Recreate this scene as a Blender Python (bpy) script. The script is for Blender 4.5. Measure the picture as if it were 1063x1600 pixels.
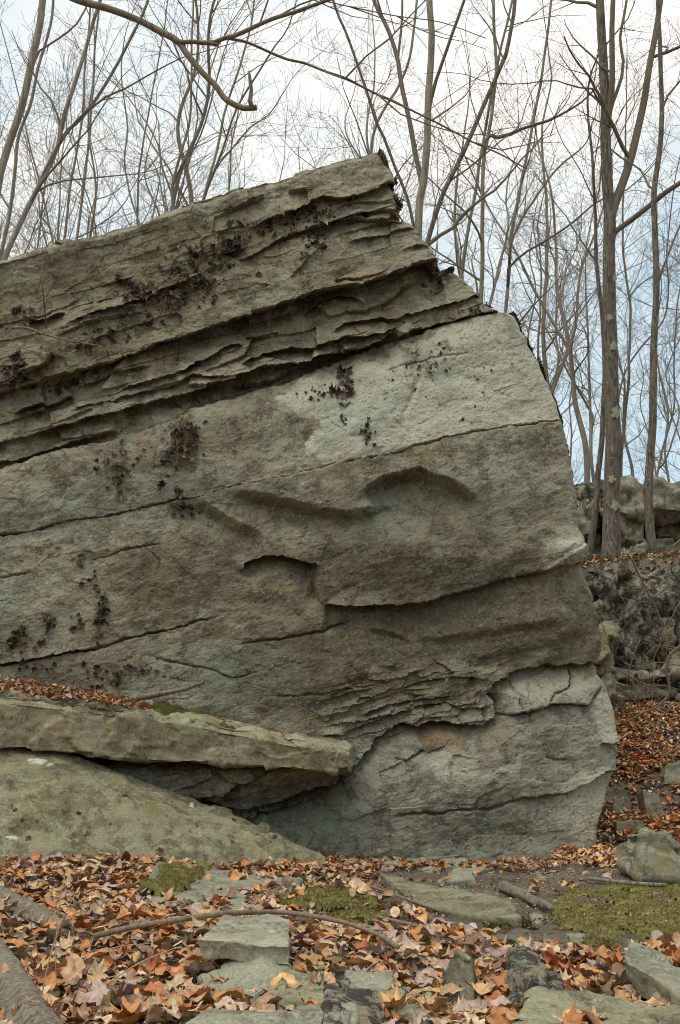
import bpy, math, random
import numpy as np
from mathutils import Vector, Matrix, kdtree

random.seed(7)
rng = np.random.default_rng(11)
for o in list(bpy.data.objects):
    bpy.data.objects.remove(o)
scene = bpy.context.scene
COL = scene.collection

# ------------------------------------------------------------------ camera
F = 1700.0                      # focal length in photo pixels (photo 1063 x 1600)
CAM = np.array([0.0, 0.0, 1.2])
PITCH = math.radians(10.0)
FWD = np.array([0, math.cos(PITCH), math.sin(PITCH)])
UPV = np.array([0, -math.sin(PITCH), math.cos(PITCH)])
cd = bpy.data.cameras.new('camera')
cd.sensor_fit = 'VERTICAL'
cd.sensor_height = 36.0
cd.lens = F / 1600 * 36
cd.clip_end = 2000
cam = bpy.data.objects.new('camera', cd)
COL.objects.link(cam)
cam.location = CAM
cam.rotation_euler = (math.pi / 2 + PITCH, 0, 0)
scene.camera = cam

# ------------------------------------------------------------------ sky and sun
SUN_EL, SUN_AZ = math.radians(66), math.radians(225)      # azimuth clockwise from +Y
w = bpy.data.worlds.new('World')
scene.world = w
w.use_nodes = True
nt = w.node_tree
nt.nodes.clear()
out = nt.nodes.new('ShaderNodeOutputWorld')
sky = nt.nodes.new('ShaderNodeTexSky')
sky.sky_type = 'NISHITA'
sky.sun_disc = False
sky.sun_elevation = SUN_EL
sky.sun_rotation = SUN_AZ
bg1 = nt.nodes.new('ShaderNodeBackground')
bg1.inputs['Strength'].default_value = 0.12
lift = nt.nodes.new('ShaderNodeMixRGB')
lift.inputs['Fac'].default_value = 0.6
lift.inputs['Color2'].default_value = (5.3, 7.3, 8.2, 1)
nt.links.new(sky.outputs[0], lift.inputs['Color1'])
nt.links.new(lift.outputs[0], bg1.inputs['Color'])
bg2 = nt.nodes.new('ShaderNodeBackground')
bg2.inputs['Color'].default_value = (1.0, 0.975, 0.915, 1)
bg2.inputs['Strength'].default_value = 1.08
tc = nt.nodes.new('ShaderNodeTexCoord')
mp = nt.nodes.new('ShaderNodeMapping')
mp.inputs['Scale'].default_value = (1.0, 1.0, 2.2)
mp.inputs['Location'].default_value = (0.35, 0.2, 0.1)
nz = nt.nodes.new('ShaderNodeTexNoise')
nz.inputs['Scale'].default_value = 2.1
nz.inputs['Detail'].default_value = 6
nz.inputs['Roughness'].default_value = 0.55
rp = nt.nodes.new('ShaderNodeValToRGB')
rp.color_ramp.elements[0].position = 0.40
rp.color_ramp.elements[0].color = (0.12, 0.12, 0.12, 1)
rp.color_ramp.elements[1].position = 0.60
mx = nt.nodes.new('ShaderNodeMixShader')
nt.links.new(tc.outputs['Generated'], mp.inputs['Vector'])
nt.links.new(mp.outputs[0], nz.inputs['Vector'])
nt.links.new(nz.outputs['Fac'], rp.inputs['Fac'])
nt.links.new(rp.outputs['Color'], mx.inputs['Fac'])
nt.links.new(bg1.outputs[0], mx.inputs[1])
nt.links.new(bg2.outputs[0], mx.inputs[2])
nt.links.new(mx.outputs[0], out.inputs['Surface'])

sl = bpy.data.lights.new('sun', 'SUN')
sl.energy = 1.7
sl.angle = math.radians(40)
sl.color = (1.0, 0.92, 0.80)
sun = bpy.data.objects.new('sun', sl)
COL.objects.link(sun)
to_sun = Vector((math.sin(SUN_AZ) * math.cos(SUN_EL), math.cos(SUN_AZ) * math.cos(SUN_EL), math.sin(SUN_EL)))
sun.rotation_euler = to_sun.to_track_quat('Z', 'Y').to_euler()

vs = scene.view_settings
vs.view_transform = 'Standard'
vs.look = 'None'
vs.exposure = 0.12
vs.gamma = 1.0
vs.use_curve_mapping = False
scene.cycles.filter_width = 1.05

# ------------------------------------------------------------------ projection helpers
def ray(px, py):
    px = np.asarray(px, float); py = np.asarray(py, float)
    return (FWD + ((px - 531.5) / F)[..., None] * np.array([1.0, 0, 0]) + ((800 - py) / F)[..., None] * UPV)

def at(px, py, Y):
    """the place seen at that pixel, Y metres ahead"""
    r = ray(px, py)
    return CAM + r * ((np.asarray(Y, float) / r[..., 1])[..., None])

def project(P):
    q = np.asarray(P, float) - CAM
    d = q @ FWD
    d = np.where(d < 0.05, 0.05, d)
    return 531.5 + F * q[..., 0] / d, 800 - F * (q @ UPV) / d

# ------------------------------------------------------------------ noise (numpy)
def _h(ix, iy, iz, seed):
    h = (ix.astype(np.uint32) * np.uint32(374761393) + iy.astype(np.uint32) * np.uint32(668265263)
         + iz.astype(np.uint32) * np.uint32(2246822519) + np.uint32((seed * 3266489917) & 0xffffffff))
    h = (h ^ (h >> np.uint32(13))) * np.uint32(1274126177)
    h = (h ^ (h >> np.uint32(15))) * np.uint32(2246822519)
    return h ^ (h >> np.uint32(16))

def _r(h, k):
    h = (h + np.uint32((k * 2654435769) & 0xffffffff))
    h = (h ^ (h >> np.uint32(15))) * np.uint32(739982445)
    h = (h ^ (h >> np.uint32(12))) * np.uint32(695872825)
    h = h ^ (h >> np.uint32(15))
    return h.astype(np.float64) / 4294967296.0

np.seterr(over='ignore')

def pn(P, seed=0):
    """gradient noise, about -1..1"""
    P = np.asarray(P, float)
    if P.shape[-1] == 2:
        P = np.concatenate([P, np.zeros(P.shape[:-1] + (1,)) + 0.37], -1)
    i = np.floor(P).astype(np.int64)
    f = P - i
    u = f * f * f * (f * (f * 6 - 15) + 10)
    res = 0
    for a in (0, 1):
        wa = u[..., 0] if a else 1 - u[..., 0]
        for b in (0, 1):
            wb = u[..., 1] if b else 1 - u[..., 1]
            for c in (0, 1):
                wc = u[..., 2] if c else 1 - u[..., 2]
                h = _h(i[..., 0] + a, i[..., 1] + b, i[..., 2] + c, seed)
                h1 = (h & np.uint32(1023)).astype(float) / 511.5 - 1
                h2 = ((h >> np.uint32(10)) & np.uint32(1023)).astype(float) / 511.5 - 1
                h3 = ((h >> np.uint32(20)) & np.uint32(1023)).astype(float) / 511.5 - 1
                res = res + wa * wb * wc * (h1 * (f[..., 0] - a) + h2 * (f[..., 1] - b) + h3 * (f[..., 2] - c))
    return res * 1.5

def fbm(P, octv=4, seed=0, gain=0.5, lac=2.03):
    P = np.asarray(P, float)
    t, a, s = 0, 1.0, 1.0
    for k in range(octv):
        t = t + a * pn(P * s, seed + k * 17)
        a *= gain; s *= lac
    return t

def facets(P, seed=0, tilt=1.0, jump=0.0):
    """piecewise flat chips: each cell is its own tilted plane (P is 2D or 3D)"""
    P = np.asarray(P, float)
    D = P.shape[-1]
    if D == 2:
        P = np.concatenate([P, np.zeros(P.shape[:-1] + (1,))], -1)
    i = np.floor(P).astype(np.int64)
    best = np.full(P.shape[:-1], 1e9)
    val = np.zeros(P.shape[:-1])
    for a in (-1, 0, 1):
        for b in (-1, 0, 1):
            for c in ((-1, 0, 1) if D == 3 else (0,)):
                h = _h(i[..., 0] + a, i[..., 1] + b, i[..., 2] + c, seed)
                cx = i[..., 0] + a + 0.1 + 0.8 * _r(h, 1)
                cy = i[..., 1] + b + 0.1 + 0.8 * _r(h, 2)
                cz = (i[..., 2] + c + 0.1 + 0.8 * _r(h, 3)) if D == 3 else 0
                dx, dy, dz = P[..., 0] - cx, P[..., 1] - cy, P[..., 2] - cz
                d = dx * dx + dy * dy + dz * dz
                v = tilt * ((_r(h, 4) - .5) * dx + (_r(h, 5) - .5) * dy + ((_r(h, 6) - .5) * dz if D == 3 else 0)) + jump * (_r(h, 7) - .5)
                m = d < best
                best = np.where(m, d, best)
                val = np.where(m, v, val)
    return val

def sstep(a, b, x):
    t = np.clip((x - a) / (b - a), 0, 1)
    return t * t * (3 - 2 * t)

def polydist(qx, qy, pts):
    """signed distance to a polyline (positive below when it runs left to right) and arc position"""
    best = np.full(qx.shape, 1e9); sg = np.ones(qx.shape); sa = np.zeros(qx.shape)
    S = 0.0
    for (x0, y0), (x1, y1) in zip(pts[:-1], pts[1:]):
        dx, dy = x1 - x0, y1 - y0
        L = math.hypot(dx, dy)
        t = np.clip(((qx - x0) * dx + (qy - y0) * dy) / (L * L), 0, 1)
        ex, ey = qx - x0 - t * dx, qy - y0 - t * dy
        d = np.sqrt(ex * ex + ey * ey)
        m = d < best
        best = np.where(m, d, best)
        sg = np.where(m, np.sign(dx * (qy - y0) - dy * (qx - x0)), sg)
        sa = np.where(m, S + t * L, sa)
        S += L
    return best * np.where(sg == 0, 1, sg), sa, S

def inpoly(x, y, poly):
    c = np.zeros(np.shape(x), bool)
    n = len(poly)
    for i in range(n):
        x0, y0 = poly[i]; x1, y1 = poly[(i + 1) % n]
        cond = ((y0 > y) != (y1 > y)) & (x < (x1 - x0) * (y - y0) / ((y1 - y0) or 1e-9) + x0)
        c ^= cond
    return c

# ------------------------------------------------------------------ mesh helpers
def mesh_of(name, verts, quads=None, tris=None, smooth=True):
    me = bpy.data.meshes.new(name)
    verts = np.asarray(verts, np.float32)
    parts = []
    if quads is not None and len(quads):
        parts.append(np.asarray(quads, np.int32))
    if tris is not None and len(tris):
        parts.append(np.asarray(tris, np.int32))
    loops = np.concatenate([p.ravel() for p in parts])
    sizes = np.concatenate([np.full(len(p), p.shape[1], np.int32) for p in parts])
    starts = np.concatenate([[0], np.cumsum(sizes)[:-1]]).astype(np.int32)
    me.vertices.add(len(verts)); me.vertices.foreach_set('co', verts.ravel())
    me.loops.add(len(loops)); me.loops.foreach_set('vertex_index', loops)
    me.polygons.add(len(sizes)); me.polygons.foreach_set('loop_start', starts)
    me.update(calc_edges=True)
    me.validate()
    if smooth:
        me.polygons.foreach_set('use_smooth', np.ones(len(me.polygons), bool))
    return me

def link(name, me, mat=None, parent=None, loc=None):
    o = bpy.data.objects.new(name, me)
    COL.objects.link(o)
    if mat is not None and me is not None and not me.materials:
        me.materials.append(mat)
    if parent is not None:
        o.parent = parent
    if loc is not None:
        o.location = loc
    return o

def tag(o, label=None, cat=None, group=None, kind=None):
    if label: o['label'] = label
    if cat: o['category'] = cat
    if group: o['group'] = group
    if kind: o['kind'] = kind
    return o

def empty(name, loc, label, cat, group=None):
    o = bpy.data.objects.new(name, None)
    COL.objects.link(o)
    o.location = loc
    return tag(o, label, cat, group)

ROCKY = {'stone', 'flat_stone', 'stone_block', 'rock_slab', 'sloping_rock', 'bedrock_ledge', 'bank_block', 'ledge_block', 'stone_chip'}
def mesh_obj(name, verts, quads, tris, mat, parent=None, origin=None, smooth=True):
    """verts are world coordinates; the mesh is stored about its origin"""
    verts = np.asarray(verts, float)
    if parent is not None:
        base = np.array(parent.location)
        me = mesh_of(name, verts - base, quads, tris, smooth)
        return link(name, me, mat, parent)
    if origin is None:
        origin = np.array([*(verts[:, :2].mean(0)), verts[:, 2].min()])
    me = mesh_of(name, verts - origin, quads, tris, smooth and name not in ROCKY)
    return link(name, me, mat, None, origin)

def grid_quads(nr, nc, off=0):
    r, c = np.meshgrid(np.arange(nr - 1), np.arange(nc - 1), indexing='ij')
    a = (r * nc + c).ravel() + off
    return np.stack([a, a + 1, a + nc + 1, a + nc], 1)

class Acc:
    def __init__(self): self.v, self.q, self.t, self.n = [], [], [], 0
    def add(self, v, q=None, t=None):
        self.v.append(np.asarray(v, float))
        if q is not None and len(q): self.q.append(np.asarray(q) + self.n)
        if t is not None and len(t): self.t.append(np.asarray(t) + self.n)
        self.n += len(v)
    def arrays(self):
        return (np.concatenate(self.v), np.concatenate(self.q) if self.q else None, np.concatenate(self.t) if self.t else None)

def tube(acc, pts, rad, sides=6, cap=True):
    pts = np.asarray(pts, float); rad = np.asarray(rad, float)
    n = len(pts)
    T = np.gradient(pts, axis=0)
    T /= np.linalg.norm(T, axis=1)[:, None] + 1e-9
    ref = np.array([0.31, 0.87, 0.23]) if abs(T.mean(0) @ np.array([0.31, 0.87, 0.23])) < 0.85 else np.array([1.0, 0, 0])
    A = np.cross(T, ref); A /= np.linalg.norm(A, axis=1)[:, None] + 1e-9
    B = np.cross(T, A)
    ang = np.arange(sides) * 2 * math.pi / sides
    V = pts[:, None] + rad[:, None, None] * (np.cos(ang)[None, :, None] * A[:, None] + np.sin(ang)[None, :, None] * B[:, None])
    i, k = np.meshgrid(np.arange(n - 1), np.arange(sides), indexing='ij')
    k2 = (k + 1) % sides
    q = np.stack([i * sides + k, i * sides + k2, (i + 1) * sides + k2, (i + 1) * sides + k], -1).reshape(-1, 4)
    V = V.reshape(-1, 3); t = None
    if cap and sides > 3:
        V = np.concatenate([V, pts[-1:], pts[:1]])
        kk = np.arange(sides); m = n * sides
        t = np.concatenate([np.stack([np.full(sides, m), (n - 1) * sides + kk, (n - 1) * sides + (kk + 1) % sides], 1),
                            np.stack([np.full(sides, m + 1), (kk + 1) % sides, kk], 1)])
    acc.add(V, q, t)

def resample(pts, step):
    """smooth (Catmull-Rom) resampling of a polyline"""
    P = np.asarray(pts, float)
    if len(P) < 3:
        n = max(2, int(np.linalg.norm(P[-1] - P[0]) / step) + 1)
        return P[0] + (P[-1] - P[0]) * np.linspace(0, 1, n)[:, None]
    E = np.concatenate([[2 * P[0] - P[1]], P, [2 * P[-1] - P[-2]]])
    outp = []
    for i in range(1, len(E) - 2):
        n = max(1, int(np.linalg.norm(E[i + 1] - E[i]) / step))
        t = np.arange(n)[:, None] / n
        p0, p1, p2, p3 = E[i - 1], E[i], E[i + 1], E[i + 2]
        outp.append(0.5 * (2 * p1 + (p2 - p0) * t + (2 * p0 - 5 * p1 + 4 * p2 - p3) * t ** 2 + (3 * p1 - p0 - 3 * p2 + p3) * t ** 3))
    return np.concatenate(outp + [P[-1:]])

# ------------------------------------------------------------------ materials
def new_mat(name):
    m = bpy.data.materials.new(name)
    m.use_nodes = True
    nt = m.node_tree
    b = nt.nodes['Principled BSDF']
    b.inputs['Specular IOR Level'].default_value = 0.25
    return m, nt, b

class NB:
    """tiny node-building helper"""
    def __init__(s, nt): s.nt = nt
    def n(s, t, **kw):
        x = s.nt.nodes.new(t)
        for k, v in kw.items(): setattr(x, k, v)
        return x
    def l(s, a, b): s.nt.links.new(a, b)
    def pos(s): return s.n('ShaderNodeNewGeometry').outputs['Position']
    def scaled(s, vec, sc):
        m = s.n('ShaderNodeMapping'); m.inputs['Scale'].default_value = sc
        s.l(vec, m.inputs['Vector']); return m.outputs[0]
    def noise(s, vec, scale, detail=5, rough=.55, dist=0.0):
        x = s.n('ShaderNodeTexNoise')
        x.inputs['Scale'].default_value = scale; x.inputs['Detail'].default_value = detail
        x.inputs['Roughness'].default_value = rough; x.inputs['Distortion'].default_value = dist
        s.l(vec, x.inputs['Vector']); return x.outputs['Fac']
    def ramp(s, fac, a, b, ca=0.0, cb=1.0):
        x = s.n('ShaderNodeMapRange'); x.interpolation_type = 'SMOOTHSTEP'
        x.inputs['From Min'].default_value = a; x.inputs['From Max'].default_value = b
        x.inputs['To Min'].default_value = ca; x.inputs['To Max'].default_value = cb
        s.l(fac, x.inputs['Value']); return x.outputs[0]
    def mix(s, fac, a, b, mode='MIX'):
        x = s.n('ShaderNodeMix', data_type='RGBA', blend_type=mode)
        for sock, v in ((x.inputs['Factor'], fac), (x.inputs['A'], a), (x.inputs['B'], b)):
            if hasattr(v, 'links'): s.l(v, sock)
            elif isinstance(v, (int, float)): sock.default_value = v
            else: sock.default_value = (*v[:3], 1)
        return x.outputs['Result']
    def math(s, op, a, b=0.0):
        x = s.n('ShaderNodeMath', operation=op)
        for k, v in enumerate((a, b)):
            if hasattr(v, 'links'): s.l(v, x.inputs[k])
            else: x.inputs[k].default_value = v
        return x.outputs[0]
    def bump(s, h, strength, dist, base=None):
        x = s.n('ShaderNodeBump'); x.inputs['Strength'].default_value = strength; x.inputs['Distance'].default_value = dist
        s.l(h, x.inputs['Height'])
        if base is not None: s.l(base, x.inputs['Normal'])
        return x.outputs[0]

def rock_material(name, base, alt, dark, pale=(0.40, 0.39, 0.30), pale_amt=0.3, dark_amt=0.5, masks=False, grain=1.0, black=0.0, tint=None):
    m, nt, b = new_mat(name)
    B = NB(nt)
    p = B.pos()
    n1 = B.noise(p, 1.7, 7, .62)
    n2 = B.noise(p, 6.0, 9, .72, 0.4)
    n3 = B.noise(p, 95, 3, .7)
    n4 = B.noise(p, 21, 7, .75, 0.3)
    n5 = B.noise(p, 46, 5, .75)
    bed = B.noise(B.scaled(p, (1.4, 1.4, 9)), 2.2, 7, .66)
    c = B.mix(B.ramp(n1, .36, .64), base, alt)
    c = B.mix(B.ramp(bed, .42, .66, 0, .5), c, alt)
    c = B.mix(B.ramp(bed, .56, .36, 0, .4), c, dark)
    hv = B.noise(p, 3.3, 9, .74, .5)
    hw = B.noise(B.scaled(p, (1, 1, .55)), 4.7, 9, .74, .3)
    green = tuple(a * f for a, f in zip(alt, (.86, .96, .90)))
    pink = tuple(a * f for a, f in zip(base, (1.22, 1.0, .98)))
    rust = tuple(a * f for a, f in zip(base, (1.0, .86, .58)))
    c = B.mix(B.ramp(hv, .50, .60, 0, .85), c, green)
    c = B.mix(B.ramp(hv, .46, .36, 0, .8), c, rust)
    c = B.mix(B.ramp(hw, .53, .63, 0, .7), c, pink)
    dk = B.ramp(n2, .47, .60, 0, dark_amt)
    pl = B.math('MULTIPLY', B.ramp(n4, .53, .63, 0, pale_amt), B.ramp(n1, .3, .6, .3, 1))
    if masks:
        at_ = B.n('ShaderNodeAttribute', attribute_name='mask_a')
        sp = B.n('ShaderNodeSeparateColor'); B.l(at_.outputs['Color'], sp.inputs[0])
        at2 = B.n('ShaderNodeAttribute', attribute_name='mask_b')
        sp2 = B.n('ShaderNodeSeparateColor'); B.l(at2.outputs['Color'], sp2.inputs[0])
        m_pale, m_dark, m_ochre = sp.outputs[0], sp.outputs[1], sp.outputs[2]
        m_teal, m_olive, m_grey = sp2.outputs[0], sp2.outputs[1], sp2.outputs[2]
        c = B.mix(B.math('MULTIPLY', m_grey, .8), c, (0.245, 0.248, 0.198))
        c = B.mix(B.math('MULTIPLY', m_olive, B.ramp(n1, .3, .7, .1, .8)), c, (0.19, 0.16, 0.085))
        oz = B.math('MULTIPLY', m_ochre, B.ramp(n4, .3, .6, .35, .9))
        c = B.mix(oz, c, (0.19, 0.115, 0.05))
    c = B.mix(dk, c, dark)
    c = B.mix(pl, c, pale)
    if masks:
        pz = B.math('MULTIPLY', m_pale, B.ramp(n2, .32, .54, .25, .95))
        c = B.mix(pz, c, (0.47, 0.46, 0.35))
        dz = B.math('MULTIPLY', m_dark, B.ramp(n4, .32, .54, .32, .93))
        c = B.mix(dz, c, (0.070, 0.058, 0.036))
        tz = B.math('MULTIPLY', m_teal, B.ramp(n4, .40, .60, .15, .85))
        c = B.mix(tz, c, (0.215, 0.295, 0.235))
    # speckle: dark lichen grains and pale quartz grains gathered in clumps
    c = B.mix(B.math('MULTIPLY', B.ramp(n5, .51, .62, 0, .7), B.ramp(n2, .42, .60, .04, 1)), c, (0.05, 0.044, 0.030))
    c = B.mix(B.math('MULTIPLY', B.ramp(n5, .46, .37, 0, .45), B.ramp(n4, .5, .6, .1, 1)), c, pale)
    if black > 0:
        c = B.mix(B.ramp(B.noise(p, 9, 8, .78, .6), .46, .53, 0, black), c, (0.025, 0.022, 0.018))
    g = B.ramp(n3, .3, .7, 1 - .22 * grain, 1 + .2 * grain)
    cg = B.n('ShaderNodeCombineXYZ')
    for k in range(3): B.l(g, cg.inputs[k])
    c = B.mix(1.0, c, cg.outputs[0], 'MULTIPLY')
    B.l(c, b.inputs['Base Color'])
    b.inputs['Roughness'].default_value = 0.92
    nb = B.bump(B.noise(p, 18, 9, .66), .32, .02)
    nb = B.bump(n5, .2, .006, nb)
    B.l(nb, b.inputs['Normal'])
    return m

M = {}
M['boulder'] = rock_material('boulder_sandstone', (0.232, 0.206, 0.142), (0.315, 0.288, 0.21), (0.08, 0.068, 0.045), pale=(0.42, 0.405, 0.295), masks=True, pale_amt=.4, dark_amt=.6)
M['stone_green'] = rock_material('lichened_stone', (0.24, 0.235, 0.165), (0.31, 0.30, 0.22), (0.12, 0.108, 0.07), pale=(0.37, 0.40, 0.295), pale_amt=.6)
M['stone_olive'] = rock_material('olive_stone', (0.205, 0.188, 0.108), (0.28, 0.26, 0.165), (0.095, 0.082, 0.045), pale=(0.38, 0.37, 0.27), pale_amt=.55, dark_amt=.75)
M['stone_tan'] = rock_material('tan_sandstone', (0.275, 0.25, 0.162), (0.36, 0.335, 0.23), (0.135, 0.112, 0.066), pale=(0.40, 0.37, 0.26), pale_amt=.4, dark_amt=.5)
M['stone_black2'] = rock_material('spotted_green_stone', (0.20, 0.20, 0.15), (0.28, 0.28, 0.215), (0.08, 0.07, 0.05), pale_amt=.4, dark_amt=.7, black=.75)
M['stone_block'] = rock_material('pale_topped_stone', (0.29, 0.275, 0.20), (0.37, 0.355, 0.265), (0.14, 0.12, 0.08), pale=(0.42, 0.43, 0.33), pale_amt=.5)
M['stone_far'] = rock_material('outcrop_stone', (0.235, 0.215, 0.16), (0.31, 0.29, 0.22), (0.09, 0.08, 0.058), pale_amt=.5, dark_amt=.75)
M['stone_black'] = rock_material('tripe_covered_stone', (0.20, 0.18, 0.135), (0.28, 0.26, 0.20), (0.08, 0.065, 0.045), pale_amt=.3, dark_amt=.7, black=.9)

# ------------------------------------------------------------------ terrain
def ground_z(x, y):
    x = np.asarray(x, float); y = np.asarray(y, float)
    z = 0.3 * (9 - y) / 5.7
    z = np.where(y > 9, 0, z)
    z = np.where(y < 3.0, 0.3158 - 0.75 * sstep(3.0, 0.2, y), z)
    z = np.where(y < 0.2, -0.4342, z)
    z = z + 0.14 * sstep(-0.2, -2.4, x) * sstep(5.6, 7.4, y) * (1 - sstep(8.6, 9.6, y))     # bank under the sloping rock
    rise = 1.05 * sstep(9.3, 12.9, y) + 0.25 * sstep(1.5, 4.5, x) * sstep(8.6, 11.0, y)
    z = z + rise
    z = z + 1.75 * sstep(12.75, 13.5, y) + 0.55 * sstep(13.5, 18.5, y) + 1.5 * sstep(18.9, 20.0, y)
    z = z + 0.05 * pn(np.stack([x * .9, y * .9], -1), 3) + 0.02 * pn(np.stack([x * 3, y * 3], -1), 4)
    z = z + (.045 + .03 * pn(np.stack([x * 2.2, x * 0], -1), 15)) * np.exp(-((y - (8.93 + .12 * (x - .57))) / .2) ** 2) * sstep(-.9, -.3, x) * sstep(2.6, 2.0, x)
    z = z + 13 * sstep(-5, -42, y)                # unseen slope added behind the viewer to block low sky light
    far = sstep(30, 150, np.hypot(x, y))
    z = z + far * 3.0 * pn(np.stack([x * .011, y * .011], -1), 8)
    return z

def hit_ground(px, py, h=0.0):
    """where the view ray through a pixel meets the surface h above the ground"""
    r = ray(np.float64(px), np.float64(py)); r = r / np.linalg.norm(r)
    a, b = 1.5, 60.0
    for n_ in (1400, 60, 60):
        t = np.linspace(a, b, n_)
        p = CAM + r * t[:, None]
        w_ = np.where(p[:, 2] < ground_z(p[:, 0], p[:, 1]) + h)[0]
        if not len(w_): return CAM + r * b
        k_ = max(1, w_[0]); a, b = t[k_ - 1], t[k_]
    return CAM + r * b

def axis(c0, c1, step, far):
    a = list(np.arange(c0, c1, step))
    d, x, y = step, a[-1], a[0]
    while x < far:
        d *= 1.14; x += d; a.append(x)
    d = step
    while y > -far:
        d *= 1.14; y -= d; a.insert(0, y)
    return np.array(a)

gx, gy = axis(-3.6, 4.6, .045, 400), axis(2.6, 14.0, .045, 400)
GX, GY = np.meshgrid(gx, gy)
GZ = ground_z(GX, GY) + 0.012 * fbm(np.stack([GX * 9, GY * 9], -1), 3, 21)
gv = np.stack([GX, GY, GZ], -1).reshape(-1, 3)
gm, gnt, gb = new_mat('forest_soil')
B = NB(gnt); p = B.pos()
c = B.mix(B.ramp(B.noise(p, 3, 6, .6), .35, .65), (0.095, 0.073, 0.05), (0.185, 0.155, 0.112))
c = B.mix(B.ramp(B.noise(p, 40, 5, .7), .45, .62, 0, .6), c, (0.26, 0.22, 0.165))
c = B.mix(B.ramp(B.noise(p, 11, 6, .7), .55, .68, 0, .7), c, (0.10, 0.085, 0.055))
B.l(c, gb.inputs['Base Color']); gb.inputs['Roughness'].default_value = .95
B.l(B.bump(B.noise(p, 30, 8, .75), .8, .03), gb.inputs['Normal'])
g = link('ground', mesh_of('ground', gv, grid_quads(len(gy), len(gx))), gm)
tag(g, 'brown forest soil sloping up behind the boulder', kind='structure')

# ------------------------------------------------------------------ the great boulder
PN = np.array([0.12, -1.0, 0.03]); PN /= np.linalg.norm(PN)
P0 = at(640, 1340, 9.0)
def on_plane(px, py):
    r = ray(px, py)
    t = ((P0 - CAM) @ PN) / (r @ PN)
    return CAM + r * t[..., None]

REDGE = [(910, 1392), (916, 1340), (924, 1300), (934, 1262), (948, 1222), (957, 1165), (959, 1120), (950, 1082), (932, 1052), (936, 1022),
         (930, 965), (920, 930), (904, 890), (905, 862), (894, 830), (898, 790), (891, 740), (885, 700), (873, 655), (861, 610), (846, 572),
         (829, 540), (806, 497), (786, 488), (768, 479), (751, 466), (742, 441), (722, 421), (701, 420), (684, 407), (661, 366),
         (646, 351), (624, 343), (616, 280), (603, 227)]
NR, NC = 730, 620
rp_ = np.array(REDGE, float)
seg = np.r_[0, np.cumsum(np.hypot(*np.diff(rp_, axis=0).T))]; seg /= seg[-1]
v = np.linspace(0, 1, NR)
Rx, Ry = np.interp(v, seg, rp_[:, 0]), np.interp(v, seg, rp_[:, 1])
jit = fbm(np.stack([v * 60, v * 0 + 2.2], -1), 4, 5) * 4.0 * np.minimum(1, (1 - v) * 30)
Rx = Rx + jit
Lx, Ly = np.full(NR, -430.0), 1410 + (540 - 1410) * v
u = np.r_[np.linspace(0, 1, 60)[:-1] * 0.285, np.linspace(0.285, 1, NC - 59)]
QX = Lx[:, None] + (Rx - Lx)[:, None] * u[None]
QY = Ly[:, None] + (Ry - Ly)[:, None] * u[None]
# ragged top edge
QY = QY + (fbm(np.stack([QX * .02, QX * 0 + .5], -1), 4, 9) * 5 - 2) * sstep(.93, 1, v)[:, None] * sstep(1, .9, u)[None]
qx, qy = QX.ravel(), QY.ravel()
SL = -0.27
bx = (qx + SL * qy) / math.sqrt(1 + SL * SL)         # along bedding
by = (qy - SL * qx) / math.sqrt(1 + SL * SL)         # across bedding, down positive
wob = np.stack([qx * .028, qy * .028], -1)
wx, wy = fbm(wob, 4, 31) * 5, fbm(wob, 4, 32) * 4
jx = fbm(np.stack([qx * .11, qy * .11], -1), 3, 33) * 1.6
ax_, ay_ = qx + wx * .35 + jx, qy + wy * .6 + jx

h = np.zeros(len(qx)); tuck = np.zeros(len(qx))
def ledge(pts, Au, Lu, Ad, Ld, soft=1.6, f0=30, f1=30, scal=0.35, prof=None, jag=0.0):
    global h, tuck
    xs = [p[0] for p in pts]; ys = [p[1] for p in pts]
    R = 5 * max(Lu, Ld)
    m = (qx > min(xs) - R) & (qx < max(xs) + R) & (qy > min(ys) - R) & (qy < max(ys) + R)
    if not m.any(): return
    d, s, S = polydist(ax_[m], ay_[m], pts)
    wgt = np.ones(len(s))
    if f0: wgt *= sstep(0, f0, s)
    if prof: wgt *= np.interp(s / S, [a for a, _ in prof], [b for _, b in prof])
    if f1: wgt *= sstep(0, f1, S - s)
    if scal:
        wgt *= 1 + scal * fbm(np.stack([s * .035, s * 0 + pts[0][0]], -1), 3, 41)
    if jag: d = d + jag * fbm(np.stack([s * .06, s * 0 + 1.3], -1), 3, 47) + jag * .8 * facets(np.stack([s * .05, s * 0 + .5], -1), 48, 0.0, 1.0)
    k = sstep(-soft, soft, d)
    dn = np.exp(-np.maximum(d, 0) / Ld) * k
    h[m] += wgt * (Au * np.exp(-np.maximum(-d, 0) / Lu) * (1 - k) - Ad * dn)
    if Ad > 0 and soft < 4:                      # real overhang: the recess runs up behind the lip
        tuck[m] += np.clip(wgt, 0, 1.3) * min(.9 * Ad, .7 * Ld / 189) * dn

def crack(pts, dep, wid, f0=25, f1=25):
    global h
    xs = [p[0] for p in pts]; ys = [p[1] for p in pts]
    m = (qx > min(xs) - 30) & (qx < max(xs) + 30) & (qy > min(ys) - 30) & (qy < max(ys) + 30)
    d, s, S = polydist(ax_[m], ay_[m], pts)
    wgt = sstep(0, f0, s) * (sstep(0, f1, S - s) if f1 else 1)
    wv = wid * (1 + .6 * fbm(np.stack([s * .05, s * 0 + pts[0][1]], -1), 3, 43))
    h[m] -= wgt * dep * np.exp(-(d / np.maximum(wv, .6)) ** 2) * (1 + .5 * pn(np.stack([s * .03, s * 0 + 7.7], -1), 44))

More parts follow.
